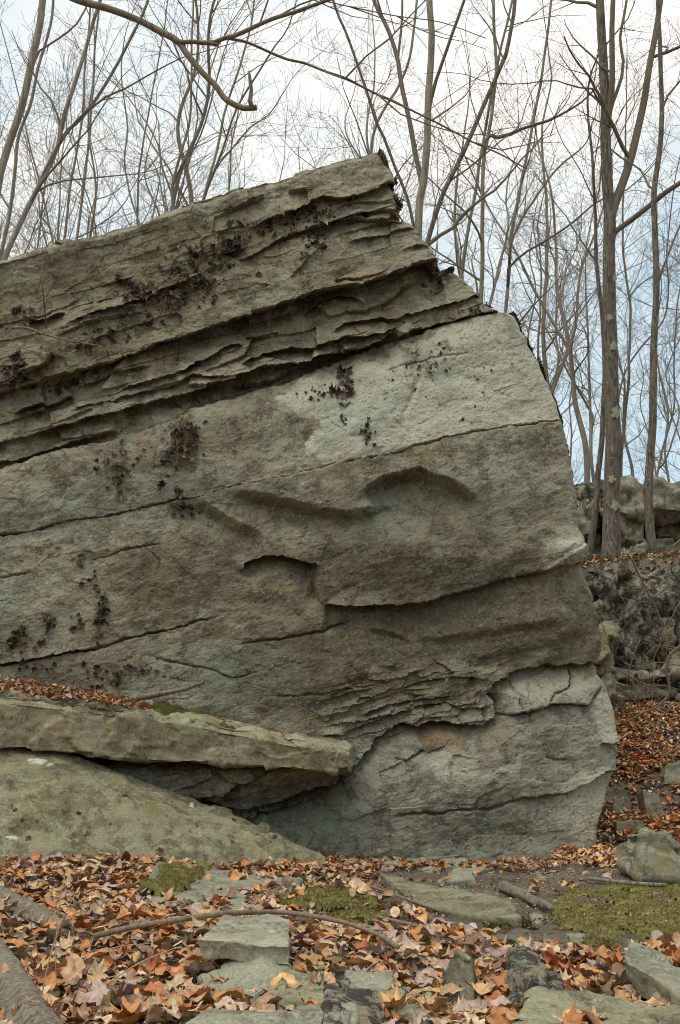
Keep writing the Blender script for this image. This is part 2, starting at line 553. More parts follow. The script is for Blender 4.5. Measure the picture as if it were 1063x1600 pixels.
def bump(cx, cy, sx, sy, amp, rot=0.0):
    global h
    c_, s_ = math.cos(rot), math.sin(rot)
    dx, dy = qx + wx - cx, qy + wy - cy
    X, Y = (dx * c_ + dy * s_) / sx, (-dx * s_ + dy * c_) / sy
    h += amp * np.exp(-(X * X + Y * Y))

LN = {}
LN['C'] = [(-430, 715), (-200, 660), (0, 613), (60, 600), (102, 587), (175, 569), (212, 555), (254, 541), (300, 529), (350, 509), (415, 489), (449, 478), (492, 463), (534, 456), (580, 447), (620, 433), (650, 418), (690, 410)]
LN['D2'] = [(-430, 800), (-200, 745), (0, 693), (56, 676), (110, 664), (181, 648), (226, 637), (254, 628), (300, 620), (350, 604), (407, 586), (449, 576), (492, 568), (534, 558), (580, 549), (605, 538), (622, 524)]
LN['D3'] = [(622, 536), (645, 522), (673, 513), (722, 501), (755, 494), (786, 488)]
LN['E'] = [(-430, 845), (-200, 785), (0, 735), (40, 722), (90, 707), (147, 696), (186, 688), (226, 676), (268, 662), (300, 645), (330, 637), (447, 603), (540, 568), (622, 540), (690, 512), (790, 490)]
LN['F'] = [(-430, 915), (-200, 880), (0, 840), (51, 830), (102, 818), (178, 805), (229, 797), (279, 782), (305, 780), (376, 762), (432, 754), (488, 741), (540, 731), (573, 725), (617, 716), (660, 702), (703, 691), (772, 679), (859, 665), (880, 660)]
LN['I'] = [(374, 899), (393, 880), (415, 871), (449, 874), (478, 883), (492, 892), (493, 915), (492, 933), (505, 947), (548, 953), (610, 953), (648, 950), (685, 939), (722, 928), (765, 916), (828, 903), (859, 895), (915, 884)]
LN['K'] = [(150, 1300), (300, 1292), (395, 1278), (430, 1266), (471, 1248), (511, 1231), (537, 1208), (563, 1185), (575, 1170), (587, 1150), (615, 1135), (655, 1134), (683, 1127), (720, 1134), (748, 1134), (765, 1122), (764, 1100), (753, 1087), (767, 1068), (791, 1055), (820, 1044), (852, 1041), (883, 1039), (950, 1038)]

above = lambda key: polydist(qx, qy, LN[key])[0]
dC, dD, dE, dF, dI, dK = (above(k) for k in ('C', 'D2', 'E', 'F', 'I', 'K'))
upper = sstep(6, -6, dE)                     # thin-bedded upper layers
topb = sstep(4, -4, dC)
# -- bedding: many small lips parallel to the beds
def beds(T, amp, seed, stretch=.004, wamp=.9, power=2.2):
    wv = fbm(np.stack([bx * stretch, by * stretch * 3], -1), 4, seed) * wamp
    b = by / T + wv
    i = np.floor(b); f = b - i
    r = _r(_h(i.astype(np.int64), np.zeros_like(i, dtype=np.int64), np.zeros_like(i, dtype=np.int64), seed), 1)
    along = sstep(-.25, .35, fbm(np.stack([bx * .011 + r * 50, i * 3.7], -1), 3, seed + 3))
    return amp * (.35 + r) * along * (f ** power - .35)
def bedlips(T, amp, seed, stretch, wamp, tk):
    """lips of thin beds, each a clean overhanging edge that comes and goes along its length"""
    global h, tuck
    b = by / T + fbm(np.stack([bx * stretch, by * stretch * 2], -1), 2, seed) * wamp + jx * .25 / T
    i = np.floor(b); f = b - i
    z_ = np.zeros_like(i, dtype=np.int64)
    r = _r(_h(i.astype(np.int64), z_, z_, seed), 1)
    al = sstep(-.05, .25, fbm(np.stack([bx * .008 + r * 50, i * 3.7], -1), 2, seed + 3))
    a = amp * (.4 + r) * al * upper
    prof = f ** 2.0 - np.exp(-f / .22)
    h += a * prof
    tuck += a * .8 * np.exp(-f / .22)
quiet = np.zeros(len(qx))
for cx, cy, sx, sy, ro in [(520, 292, 130, 40, -.3), (565, 402, 120, 34, -.2), (380, 440, 110, 40, -.3), (680, 465, 70, 24, -.3), (120, 440, 90, 30, -.27)]:
    c_, s_ = math.cos(ro), math.sin(ro)
    quiet = np.maximum(quiet, np.exp(-((((qx - cx) * c_ + (qy - cy) * s_) / sx) ** 2 + ((-(qx - cx) * s_ + (qy - cy) * c_) / sy) ** 2) ** 2))
upper0 = upper; upper = upper * (1 - .8 * quiet)
bedlips(66, .046, 51, .0025, .4, 1)
bedlips(29, .013, 52, .003, .4, 1)
upper = upper0 * (1 - .35 * quiet)
fx, fy = bx + wx * .8, by + wy * .6
h += upper * (facets(np.stack([fx * .008, fy * .022], -1), 55, .15, .08))
h += upper * .024 * facets(np.stack([fx * .020, fy * .05], -1), 56, 1.0, .3)
h += (1 - upper) * .013 * facets(np.stack([fx * .012, fy * .016], -1), 57, 1.0, .25)
# rubble zone above the lower block, and under the slab
rub = np.exp(-(np.maximum(0, np.abs(qy - (1105 + (560 - qx) * .15)) - 35) / 25) ** 2) * sstep(470, 560, qx) * sstep(800, 740, qx) * sstep(8, -8, dK)
rub = np.maximum(rub, sstep(8, -8, dK) * sstep(1165, 1195, qy) * sstep(600, 540, qx))
h += rub * (beds(22, .045, 61, .008, 1.0) + beds(9, .012, 62, .012, .8))
h += rub * .065 * facets(np.stack([bx * .028 + wx * .03, by * .05 + wy * .03], -1), 63, 1.0, .5)
# -- main bed lips
ledge(LN['C'], .12, 50, .27, 34, f0=0, f1=12, scal=.25, prof=[(0, .35), (.45, .4), (.6, .85), (.75, 1), (1, .9)])
ledge(LN['D2'], .09, 26, .23, 30, f0=0, f1=14, scal=.4, prof=[(0, .35), (.45, .4), (.65, .9), (1, 1)])
ledge(LN['D3'], .07, 22, .13, 16, f0=10, f1=10)
ledge([(382, 359), (415, 349), (444, 339), (478, 325), (506, 311), (545, 318), (580, 306), (615, 292)], .06, 30, .09, 18, f0=40, f1=0)
ledge([(520, 330), (560, 326), (600, 322)], .03, 6, .05, 8)
ledge([(540, 345), (600, 338), (628, 344)], .035, 8, .06, 8, f1=0)
ledge([(365, 408), (387, 403), (418, 387), (449, 372), (478, 362), (520, 355), (551, 349), (600, 352), (648, 352)], .05, 22, .075, 14)
ledge([(537, 382), (580, 373), (630, 366), (655, 360)], .035, 14, .05, 12)
ledge([(620, 395), (660, 388), (680, 398)], .03, 12, .04, 10)
ledge([(37, 506), (71, 500), (104, 489)], .05, 14, .07, 12, f0=8, f1=12)
ledge([(99, 512), (135, 500), (158, 494), (192, 484), (223, 473), (265, 459), (310, 436)], .04, 16, .06, 14)
ledge([(20, 600), (40, 589), (76, 573), (81, 556)], .09, 18, .10, 14, f0=8, f1=5)
ledge([(113, 606), (147, 600), (175, 590), (243, 575)], .05, 14, .07, 12)
ledge([(20, 648), (60, 638), (92, 628), (112, 616)], .06, 16, .10, 14, f0=10, f1=10)
ledge([(99, 648), (141, 636), (175, 626), (260, 612)], .03, 10, .045, 8)
ledge([(181, 612), (226, 603), (282, 587), (330, 580)], .04, 12, .05, 12)
ledge([(198, 622), (243, 613), (282, 603), (330, 594)], .03, 8, .04, 8)
ledge([(0, 725), (34, 716), (85, 702), (113, 693), (158, 682), (190, 676)], .05, 16, .10, 10, f0=0)
ledge([(475, 497), (506, 479), (534, 470), (557, 472), (573, 480)], .04, 14, .085, 18, f0=10, f1=10)
ledge([(382, 538), (410, 530), (440, 520)], .035, 10, .05, 12, f0=8, f1=8)
ledge([(280, 590), (322, 572), (351, 553), (384, 544)], .05, 14, .075, 15, f0=12, f1=10)
ledge([(376, 577), (415, 559), (455, 546), (494, 548), (534, 539), (562, 535), (600, 530), (622, 515)], .06, 16, .11, 18, f0=12, f1=6)
ledge([(520, 526), (548, 511), (580, 507), (618, 503), (660, 490), (700, 478), (748, 462)], .05, 14, .075, 16, f0=10, f1=0)
bump(545, 432, 38, 12, -.055, -.2)
# shelf under the thin beds: the main face stands proud of it
ledge(LN['E'], -.035, 30, -.075, 260, soft=3, f0=0, f1=0, scal=.2)
h += .13 * sstep(520, 720, qy) * sstep(6, -6, dF) * sstep(-6, 30, dE) * sstep(380, 560, qx)
h += .13 * sstep(-6, 6, dF) * sstep(330, 560, qx)
# -- the main face
crack(LN['F'], .075, 1.5, 5, 5)
ledge(LN['F'][8:15], .0, 20, -.035, 50, soft=2, f0=20, f1=40)
ledge(LN['F'], .0, 20, .018, 60, f0=0, f1=0)
crack([(-200, 940), (0, 907), (30, 901), (60, 895)], .03, 2)
crack([(140, 880), (147, 876), (203, 863), (254, 851)], .03, 1.3, 12, 12)
crack([(-200, 1085), (0, 1041), (51, 1034), (152, 1013), (193, 1000), (254, 988), (305, 973), (350, 962)], .06, 1.5, 5, 40)
ledge([(-200, 1083), (0, 1039), (51, 1032), (152, 1011)], .03, 20, .02, 14)
crack([(360, 1008), (430, 1000), (500, 990), (548, 978), (560, 968)], .035, 1.8)
crack([(600, 760), (560, 800)], .0, 3)
crack([(230, 1024), (320, 1045), (370, 1060), (410, 1050)], .025, 1.6)
crack([(410, 1090), (500, 1085), (560, 1075), (640, 1060)], .02, 1.6)
crack([(225, 855), (250, 880), (253, 905)], .02, 1.5)
crack([(590, 590), (690, 562), (740, 556)], .02, 1.6)
ledge([(300, 779), (325, 800), (350, 815), (385, 832), (430, 856)], .085, 38, .06, 34, soft=9, f0=30, f1=70)
ledge([(340, 772), (412, 785), (486, 804), (536, 815), (580, 806), (620, 790)], .085, 44, .075, 40, soft=9, f0=70, f1=60)
ledge([(545, 800), (575, 770), (598, 758), (648, 746), (685, 759), (712, 774), (745, 800)], .06, 44, .13, 52, soft=6, f0=50, f1=60)
ledge([(655, 600), (630, 650), (612, 690)], -.045, 30, -.0, 30, soft=8)
ledge([(660, 590), (645, 625), (622, 668)], .03, 10, .05, 14, soft=5)
ledge([(395, 640), (420, 690), (445, 720), (452, 735)], -.03, 30, .015, 30, soft=5)
ledge([(440, 650), (470, 690), (492, 715)], -.035, 24, .01, 30, soft=4)
ledge([(447, 604), (430, 622), (400, 640)], .0, 20, .03, 20, soft=2)
bump(720, 870, 190, 55, .13, -.12)
bump(780, 770, 90, 45, .06, .2)
bump(560, 700, 70, 40, .04, -.3)
bump(200, 900, 130, 60, .05, -.2)
bump(590, 850, 90, 45, .05, 0)
ledge([(372, 901), (390, 882), (413, 873), (450, 876), (476, 884), (496, 892)], .03, 30, .15, 17, soft=1.5, f0=14, f1=5, scal=.05)
h += .42 * sstep(1165, 1205, qy) * sstep(-4, -60, dK) * sstep(600, 500, qx)
ledge([(491, 884), (493, 915), (492, 936), (502, 948)], .02, 40, .075, 26, soft=1.5, f0=6, f1=8, scal=.05)
ledge(LN['I'][8:], .05, 45, .15, 26, soft=2.2, f0=14, f1=0, scal=.2, prof=[(0, 1), (.35, 1.1), (.55, .9), (.75, .55), (1, .4)])
crack(LN['I'][10:], .05, 2.2, 20, 3)
bump(432, 925, 50, 24, .04, .1)
bump(872, 868, 40, 22, .10, -.6)
ledge([(830, 902), (862, 880), (892, 862), (912, 850)], .0, 10, -.05, 24, soft=4, f0=15, f1=0)
ledge([(640, 1010), (720, 1000), (800, 985), (880, 975)], .03, 40, .03, 30, soft=8)
ledge([(560, 985), (620, 1000), (645, 1012)], .03, 20, .03, 20, soft=4)
ledge([(700, 1035), (780, 1025), (860, 1003), (925, 985)], .03, 40, .02, 30, soft=10)
# undercut and the lower block
bump(860, 985, 120, 40, .06, -.15)
low = sstep(-4, 4, dK) * sstep(360, 430, qx)
ledge(LN['K'], .045, 30, .12, 10, soft=1.8, f0=150, f1=0, scal=.5, jag=3.5)
h += low * .10 * sstep(0, 60, dK)
h += low * .05 * facets(np.stack([fx * .0085, fy * .013], -1), 58, 1.0, .2)
ledge([(300, 1246), (348, 1241), (363, 1230), (401, 1211), (420, 1198)], .05, 14, .09, 10, f0=8, f1=5)
ledge([(316, 1252), (371, 1264), (401, 1260), (442, 1249), (484, 1234), (512, 1228)], .06, 16, .14, 9, f0=8, f1=8)
ledge([(395, 1269), (431, 1270), (480, 1257), (506, 1242)], .03, 6, .08, 7, f0=8, f1=8)
ledge([(336, 1204), (356, 1221), (380, 1223), (400, 1208)], .04, 10, .06, 8, f0=5, f1=5)
ledge([(430, 1215), (470, 1208), (505, 1196), (540, 1180)], .04, 12, .06, 9, f0=8, f1=8)
ledge([(500, 1150), (536, 1147), (560, 1138), (601, 1122), (640, 1112)], .03, 12, .055, 7, f0=10, f1=10)
ledge([(560, 1120), (600, 1105), (650, 1095), (700, 1090)], .025, 12, .045, 7, f0=10, f1=10)
ledge([(620, 1078), (655, 1068), (690, 1060), (740, 1062)], .025, 12, .05, 8, f0=10, f1=10)
ledge([(640, 1108), (690, 1100), (720, 1112), (755, 1106)], .025, 10, .045, 7, f0=8, f1=8)
h -= .10 * sstep(700, 900, qx) * np.exp(-((qy - (1045 + (880 - qx) * .25)) / 26) ** 2) * sstep(-30, 10, dK)
crack([(767, 1121), (812, 1118), (846, 1105), (878, 1103), (904, 1105), (917, 1092), (930, 1071)], .045, 2.2, 8, 8)
crack([(846, 1105), (850, 1090), (878, 1076), (889, 1060), (888, 1045)], .05, 2.2, 6, 6)
ledge([(767, 1121), (812, 1118), (846, 1105), (878, 1103), (904, 1105), (925, 1090)], .05, 30, .03, 14)
crack([(795, 1060), (790, 1075), (805, 1092), (800, 1110)], .03, 1.8, 6, 6)
ledge([(579, 1163), (607, 1156), (632, 1146), (645, 1138)], .03, 10, .04, 10)
crack([(610, 1185), (630, 1192), (640, 1186), (660, 1178)], .03, 2, 8, 8)
ledge([(650, 1135), (655, 1160), (658, 1180), (700, 1177)], -.03, 12, .04, 30, soft=2, f0=4, f1=6)
ledge([(701, 1177), (695, 1206), (698, 1240)], -.045, 16, .01, 30, soft=3, f0=3, f1=20)
crack([(600, 1275), (638, 1269), (678, 1269), (694, 1264), (751, 1261), (773, 1253), (807, 1246), (867, 1238), (904, 1224), (925, 1209), (960, 1204)], .035, 2.0, 20, 5)
ledge([(780, 1252), (867, 1238), (904, 1224), (930, 1207), (958, 1204)], .05, 40, .03, 20, soft=3, f0=40, f1=0)
ledge([(920, 1163), (938, 1165), (957, 1163)], .035, 14, .045, 14, soft=2.5, f0=8, f1=0)
crack([(838, 1182), (850, 1186), (872, 1186)], .02, 1.6, 5, 5)
crack([(410, 1302), (500, 1282), (560, 1280)], .02, 5)
ledge([(815, 1346), (852, 1333), (891, 1325), (917, 1333), (926, 1326)], .02, 10, .12, 14, soft=3, f0=10, f1=0)
bump(880, 1300, 40, 40, .04)
bump(600, 1230, 90, 40, .03)
# -- the face turns away at the right-hand arris
earr = polydist(qx, qy, [(924, 1400), (918, 1330), (920, 1277), (931, 1240), (950, 1206), (954, 1163), (941, 1126), (925, 1085), (930, 1045)][::-1])[0]
e = (np.repeat(Rx, NC) - qx)
RR = 14 + 6 * pn(np.stack([qy * .02, qy * 0 + 1], -1), 71)
h -= .10 * np.maximum(0, 1 - e / RR) ** 2
lowr = sstep(1040, 1090, qy)
h -= lowr * .0065 * np.maximum(0, -earr) * sstep(1400, 1300, qy + 0 * qx)
h -= .05 * sstep(.985, 1.0, np.repeat(v, NC)) ** 2
# -- roughness
pw = np.stack([bx, by], -1)
h += .050 * fbm(pw * .006, 3, 81) * sstep(20, 60, e)
h += (.016 + .006 * upper) * fbm(np.stack([bx * .016, by * .026], -1), 4, 82)
h += (.0036 + .002 * upper) * fbm(np.stack([bx * .06, by * .10], -1), 5, 83, .6)
h -= .003 * sstep(.15, .5, fbm(np.stack([bx * .045, by * .10], -1), 4, 86, .6)) * (.5 + .5 * sstep(-.2, .3, fbm(np.stack([qx * .008, qy * .008], -1), 2, 87)))
h += .0020 * fbm(np.stack([qx * .28, qy * .3], -1), 3, 84, .65)
ch = fbm(np.stack([qx * .055, qy * .075], -1), 3, 85)
h -= .007 * sstep(.4, .6, ch)

WP = on_plane(qx, qy)
# wobble the plan of the block a little so that the end wall is not a straight extrusion
V0 = WP + h[:, None] * PN + np.minimum(tuck, .19)[:, None] * np.array([-.15, 0, 1.0])
grid = V0.reshape(NR, NC, 3)
NRM = np.cross(np.gradient(grid, axis=1), np.gradient(grid, axis=0))
NRM /= np.linalg.norm(NRM, axis=2)[..., None] + 1e-12
if NRM[NR // 2, NC // 2] @ PN < 0: NRM = -NRM

BASE = np.array([0.3, 9.6, 0.0])
boulder = empty('boulder', BASE, 'huge grey-brown bedded sandstone boulder tilted above the leafy clearing', 'boulder')
acc = Acc()
acc.add(V0, grid_quads(NR, NC))
# sides, top and back: rings that run back from the rim
rim = np.r_[np.arange(NR - 1) * NC + NC - 1, (NR - 1) * NC + np.arange(NC - 1, 0, -1), (np.arange(NR - 1, 0, -1)) * NC, np.arange(NC)]
rim = rim[np.r_[True, np.diff(rim) != 0]]
rv = V0[rim]
cen = V0.mean(0)
rings, dist = [rim], [.03, .1, .22, .4, .7, 1.1, 1.6, 2.1, 2.5]
inw = cen - rv; inw -= (inw @ PN)[:, None] * PN
inw /= np.linalg.norm(inw, axis=1)[:, None]
start = acc.n
nring = len(rim)
allr = []
for d_ in dist:
    P = rv - PN * d_ + inw * (.02 + .10 * d_ + .05 * d_ * d_)
    nn = fbm(P * 2.2, 4, 91)[:, None] * .08 + fbm(P * 9, 3, 92)[:, None] * .02
    P = P - inw * nn * min(1, d_ * 5)
    allr.append(P)
ringv = np.concatenate(allr)
k = np.arange(nring); k2 = (k + 1) % nring
qs = [np.stack([rim[k], rim[k2], start + k2, start + k], 1)]
for r_ in range(len(dist) - 1):
    a = start + r_ * nring; b_ = a + nring
    qs.append(np.stack([a + k, a + k2, b_ + k2, b_ + k], 1))
last = start + (len(dist) - 1) * nring
ctr = (cen - PN * 2.7)[None]
acc.v.append(ringv); acc.v.append(ctr); acc.n += len(ringv) + 1
allq = np.concatenate([acc.q[0]] + qs)
tri = np.stack([last + k, last + k2, np.full(nring, last + nring)], 1)
allv = np.concatenate(acc.v)
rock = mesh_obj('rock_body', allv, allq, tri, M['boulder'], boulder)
me = rock.data
me.polygons.foreach_set('use_smooth', np.zeros(len(me.polygons), bool))

# colour zones of the stone: lichen crust, algae, iron stain, painted light and shade
def zone(blobs, warp=14, sharp=1.0):
    m_ = np.zeros(len(qx))
    X0, Y0 = qx + wx / 5 * warp, qy + wy / 4 * warp
    for cx, cy, sx, sy, rot, a in blobs:
        c_, s_ = math.cos(rot), math.sin(rot)
        dx, dy = X0 - cx, Y0 - cy
        X, Y = (dx * c_ + dy * s_) / sx, (-dx * s_ + dy * c_) / sy
        m_ = np.maximum(m_, a * np.clip((1.25 - np.sqrt(X * X + Y * Y)) / (.5 * sharp), 0, 1))
    return np.clip(m_, 0, 1)
m_pale = zone([(875, 868, 45, 22, -.6, 1), (840, 1075, 70, 30, -.2, .4), (700, 1200, 30, 30, 0, .7), (905, 1260, 45, 60, 0, .7), (900, 1225, 45, 15, -.4, .8), (940, 1120, 25, 60, 0, .7),
               (90, 945, 110, 50, -.2, .35), (120, 830, 120, 9, -.2, .5), (420, 757, 120, 6, -.2, .8), (780, 1200, 60, 9, -.35, .6), (600, 370, 60, 40, 0, .35), (330, 650, 60, 14, -.2, .5)])  # pale lichen, with light painted on ledge lips and upturned facets
_X, _Y = qx + wx * 3, qy + wy * 3
m_pale = np.maximum(m_pale, .95 * inpoly(_X, _Y, [(445, 612), (560, 575), (700, 515), (800, 480), (900, 640), (900, 670), (620, 725), (500, 748), (470, 700), (500, 668), (455, 640), (430, 628)]))
m_pale *= np.clip(1 - .85 * sstep(-3, 3, dF) * (qy < 840), 0, 1) * np.where((qy < 760), sstep(-2, 5, dE), 1) * 1.0
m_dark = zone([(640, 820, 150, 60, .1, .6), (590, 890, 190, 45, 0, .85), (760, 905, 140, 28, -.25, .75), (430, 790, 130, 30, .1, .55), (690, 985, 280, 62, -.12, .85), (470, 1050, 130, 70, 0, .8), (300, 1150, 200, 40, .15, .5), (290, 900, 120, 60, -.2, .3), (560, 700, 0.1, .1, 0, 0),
               (285, 705, 22, 55, .1, 1), (650, 1100, 120, 40, -.2, .5), (480, 1010, 60, 40, 0, .6), (830, 800, 60, 20, -.2, .5), (500, 1240, 90, 30, -.3, .4), (650, 1290, 180, 25, 0, .25), (800, 1240, 90, 14, -.2, .4), (100, 1060, 120, 30, -.2, .35), (450, 540, 180, 25, -.25, .35), (40, 640, 60, 16, -.2, .5)])  # algae stain, darkened further with shade painted into recesses and undersides
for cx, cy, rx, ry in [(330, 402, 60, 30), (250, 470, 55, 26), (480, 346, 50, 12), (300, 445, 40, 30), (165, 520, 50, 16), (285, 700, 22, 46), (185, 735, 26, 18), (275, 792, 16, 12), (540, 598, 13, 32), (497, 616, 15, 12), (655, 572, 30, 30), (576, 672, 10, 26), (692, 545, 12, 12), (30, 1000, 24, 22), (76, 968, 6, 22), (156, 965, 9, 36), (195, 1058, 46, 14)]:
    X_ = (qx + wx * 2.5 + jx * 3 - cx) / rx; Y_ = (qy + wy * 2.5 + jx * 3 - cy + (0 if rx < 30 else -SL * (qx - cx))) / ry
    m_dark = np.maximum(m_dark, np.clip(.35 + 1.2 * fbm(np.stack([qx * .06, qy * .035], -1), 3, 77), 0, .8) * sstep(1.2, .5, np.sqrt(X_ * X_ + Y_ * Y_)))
m_ochre = zone([(770, 1150, 25, 20, 0, .5), (555, 440, 40, 10, -.2, .7), (690, 507, 50, 8, -.25, .7), (60, 615, 30, 10, -.2, .5), (240, 920, 60, 40, 0, .3), (745, 1185, 20, 16, 0, .35), (560, 1060, 120, 12, -.15, .3)], 6, .8)
m_ochre = np.maximum(m_ochre, .95 * inpoly(qx + wx * 1.2, qy + wy * 1.2, [(649, 1138), (690, 1130), (716, 1140), (722, 1176), (690, 1178), (657, 1179)]))
m_teal = zone([(470, 1280, 70, 22, -.2, .75), (560, 660, 70, 35, -.3, .6), (690, 590, 30, 18, 0, .5), (520, 640, 30, 20, 0, .5), (230, 1205, 50, 12, .1, .8), (10, 950, 30, 40, 0, .6), (748, 1280, 6, 25, .1, .8), (600, 810, 60, 40, 0, .35), (735, 1345, 30, 12, 0, .8), (400, 1180, 60, 8, 0, .3), (130, 790, 160, 40, -.2, .25), (330, 1050, 120, 40, -.1, .3), (730, 900, 60, 12, -.2, .3)], 18)
m_olive = zone([(200, 470, 330, 110, -.27, .8), (60, 480, 100, 60, -.2, .8), (480, 520, 160, 40, -.25, .5), (260, 900, 160, 60, -.2, .55), (560, 480, 100, 20, -.25, .5)], 30)
m_grey = zone([(660, 1240, 330, 110, -.1, 1), (860, 1200, 120, 150, 0, 1), (640, 1300, 330, 60, 0, 1), (200, 780, 240, 50, -.2, .5), (400, 1080, 160, 50, 0, .5), (800, 760, 100, 60, 0, .6)], 20)
nfull = len(allv)
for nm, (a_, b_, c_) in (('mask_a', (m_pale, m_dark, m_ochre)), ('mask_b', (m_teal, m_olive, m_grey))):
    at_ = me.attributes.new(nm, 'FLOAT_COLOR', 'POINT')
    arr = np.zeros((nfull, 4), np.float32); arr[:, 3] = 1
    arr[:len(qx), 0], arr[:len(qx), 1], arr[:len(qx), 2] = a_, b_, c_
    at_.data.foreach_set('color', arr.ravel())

# find a place on the face from photo coordinates
fpx, fpy = project(V0)
kd = kdtree.KDTree(len(range(0, len(V0), 3)))
for j in range(0, len(V0), 3):
    kd.insert((fpx[j], fpy[j], 0), j)
kd.balance()
NRf = NRM.reshape(-1, 3)
def face_at(px, py):
    _, j, _ = kd.find((px, py, 0))
    return V0[kd_idx(j)], NRf[kd_idx(j)]
kd_idx = lambda j: j

#__REST__
# ------------------------------------------------------------------ stones
def loft(stations, nk=16, ns=18, smooth=3, amp=.02, freq=4.0, fac=.02, ffreq=5.0, seed=0, fine=.004, warp=0.0):
    """a rock from closed cross-sections: each station is a list of K world points round the stone"""
    S = np.asarray(stations, float)                       # (n, K, 3)
    n, K, _ = S.shape
    t = np.linspace(0, n - 1, ns * (n - 1) + 1)
    i = np.minimum(t.astype(int), n - 2); f = (t - i)[:, None, None]
    R = S[i] * (1 - f) + S[i + 1] * f
    j = np.arange(K * nk) // nk; g_ = (np.arange(K * nk) % nk / nk)[None, :, None]
    G = R[:, j] * (1 - g_) + R[:, (j + 1) % K] * g_
    cap = [.15, .4, .7, .93]
    c0, c1 = G[0].mean(0), G[-1].mean(0)
    G = np.concatenate([np.stack([G[0] + (c0 - G[0]) * a for a in cap[::-1]]), G, np.stack([G[-1] + (c1 - G[-1]) * a for a in cap])])
    for _ in range(smooth):
        H = G.copy()
        H[1:-1] = .5 * G[1:-1] + .125 * (G[:-2] + G[2:] + np.roll(G, 1, 1)[1:-1] + np.roll(G, -1, 1)[1:-1])
        G = H
    N = np.cross(np.gradient(G, axis=0), (np.roll(G, -1, 1) - np.roll(G, 1, 1)))
    N /= np.linalg.norm(N, axis=2)[..., None] + 1e-9
    cc = G.mean((0, 1))
    if ((G - cc) * N).sum(2).mean() < 0: N = -N
    P = G.reshape(-1, 3)
    d = amp * fbm(P * freq, 4, seed) + fine * fbm(P * 22, 3, seed + 5)
    if fac: d = d + fac * facets(P * ffreq + .35 * np.stack([pn(P * 6, 3), pn(P * 6, 4), pn(P * 6, 5)], -1), seed + 9, 1.0, .35)
    P = P + N.reshape(-1, 3) * d[:, None]
    m, k = G.shape[0], G.shape[1]
    a, b = np.meshgrid(np.arange(m - 1), np.arange(k), indexing='ij')
    b2 = (b + 1) % k
    q = np.stack([a * k + b, a * k + b2, (a + 1) * k + b2, (a + 1) * k + b], -1).reshape(-1, 4)
    kk = np.arange(k)
    P = np.concatenate([P, G[0].mean(0)[None], G[-1].mean(0)[None]])
    tr = np.concatenate([np.stack([np.full(k, m * k), (kk + 1) % k, kk], 1), np.stack([np.full(k, m * k + 1), (m - 1) * k + kk, (m - 1) * k + (kk + 1) % k], 1)])
    return P, q, tr

STONE_POLYS = []
def stone(name, label, NL, NR_, FR, FL, hs, mat, thick=None, seed=0, group=None, amp=.016, fac=.03, ffreq=7, smooth=2, flare=.06, mid=.03, **kw):
    """a stone from the four photo corners of its upper face and their heights above the ground"""
    if not isinstance(hs, (tuple, list)): hs = (hs,) * 4
    C4 = [hit_ground(*c, h=hh) for c, hh in zip((NL, NR_, FR, FL), hs)]
    ctr = sum(C4) / 4
    bot = []
    for c in C4:
        b = c + (c - ctr) * flare
        b[2] = (c[2] - thick) if thick else min(ground_z(b[0], b[1]) - .10, c[2] - .12)
        bot.append(b)
    nl, nr, fr, fl = C4; bnl, bnr, bfr, bfl = bot
    r = random.Random(seed)
    st = []
    for f in (0, .33, .67, 1):
        j = [np.array([r.uniform(-1, 1), r.uniform(-1, 1), r.uniform(-.5, .5)]) * mid for _ in range(4)]
        L_ = lambda a, b: a + (b - a) * f
        st.append([L_(bnl, bnr) + j[0], L_(nl, nr) + j[1], L_(fl, fr) + j[2], L_(bfl, bfr) + j[3]])
    v_, q_, t_ = loft(st, seed=seed, amp=amp, fac=fac, ffreq=ffreq, smooth=smooth, **kw)
    o = mesh_obj(name, v_, q_, t_, mat)
    tag(o, label, 'stone', group)
    STONE_POLYS.append([NL, NR_, FR, FL])
    return o

def front_rock(name, label, TL, TR, BR, BL, Y, depth, mat, seed=0, cat='rock', group=None, Yt=None, amp=.03, fac=.06, ffreq=3, smooth=2, parent=None, **kw):
    """a rock from the four photo corners of the face it turns to us, Y metres ahead"""
    Yt = Yt or Y + depth * .15
    f4 = [at(*BL, Y), at(*TL, Yt), at(*TR, Yt), at(*BR, Y)]
    bk = [p + np.array([0, depth, 0.0]) for p in f4]
    bk[1][2] -= .05; bk[2][2] -= .05
    r = random.Random(seed)
    st = []
    for f in (0, .33, .67, 1):
        L_ = lambda a, b: a + (b - a) * f + np.array([r.uniform(-1, 1), r.uniform(-1, 1), r.uniform(-1, 1)]) * .03 * depth
        st.append([L_(f4[0], f4[3]), L_(f4[1], f4[2]), L_(bk[1], bk[2]), L_(bk[0], bk[3])])
    v_, q_, t_ = loft(st, seed=seed, amp=amp, fac=fac, ffreq=ffreq, smooth=smooth, **kw)
    o = mesh_obj(name, v_, q_, t_, mat)
    return tag(o, label, cat, group)

G3 = lambda px, py, h=0: hit_ground(px, py, h)
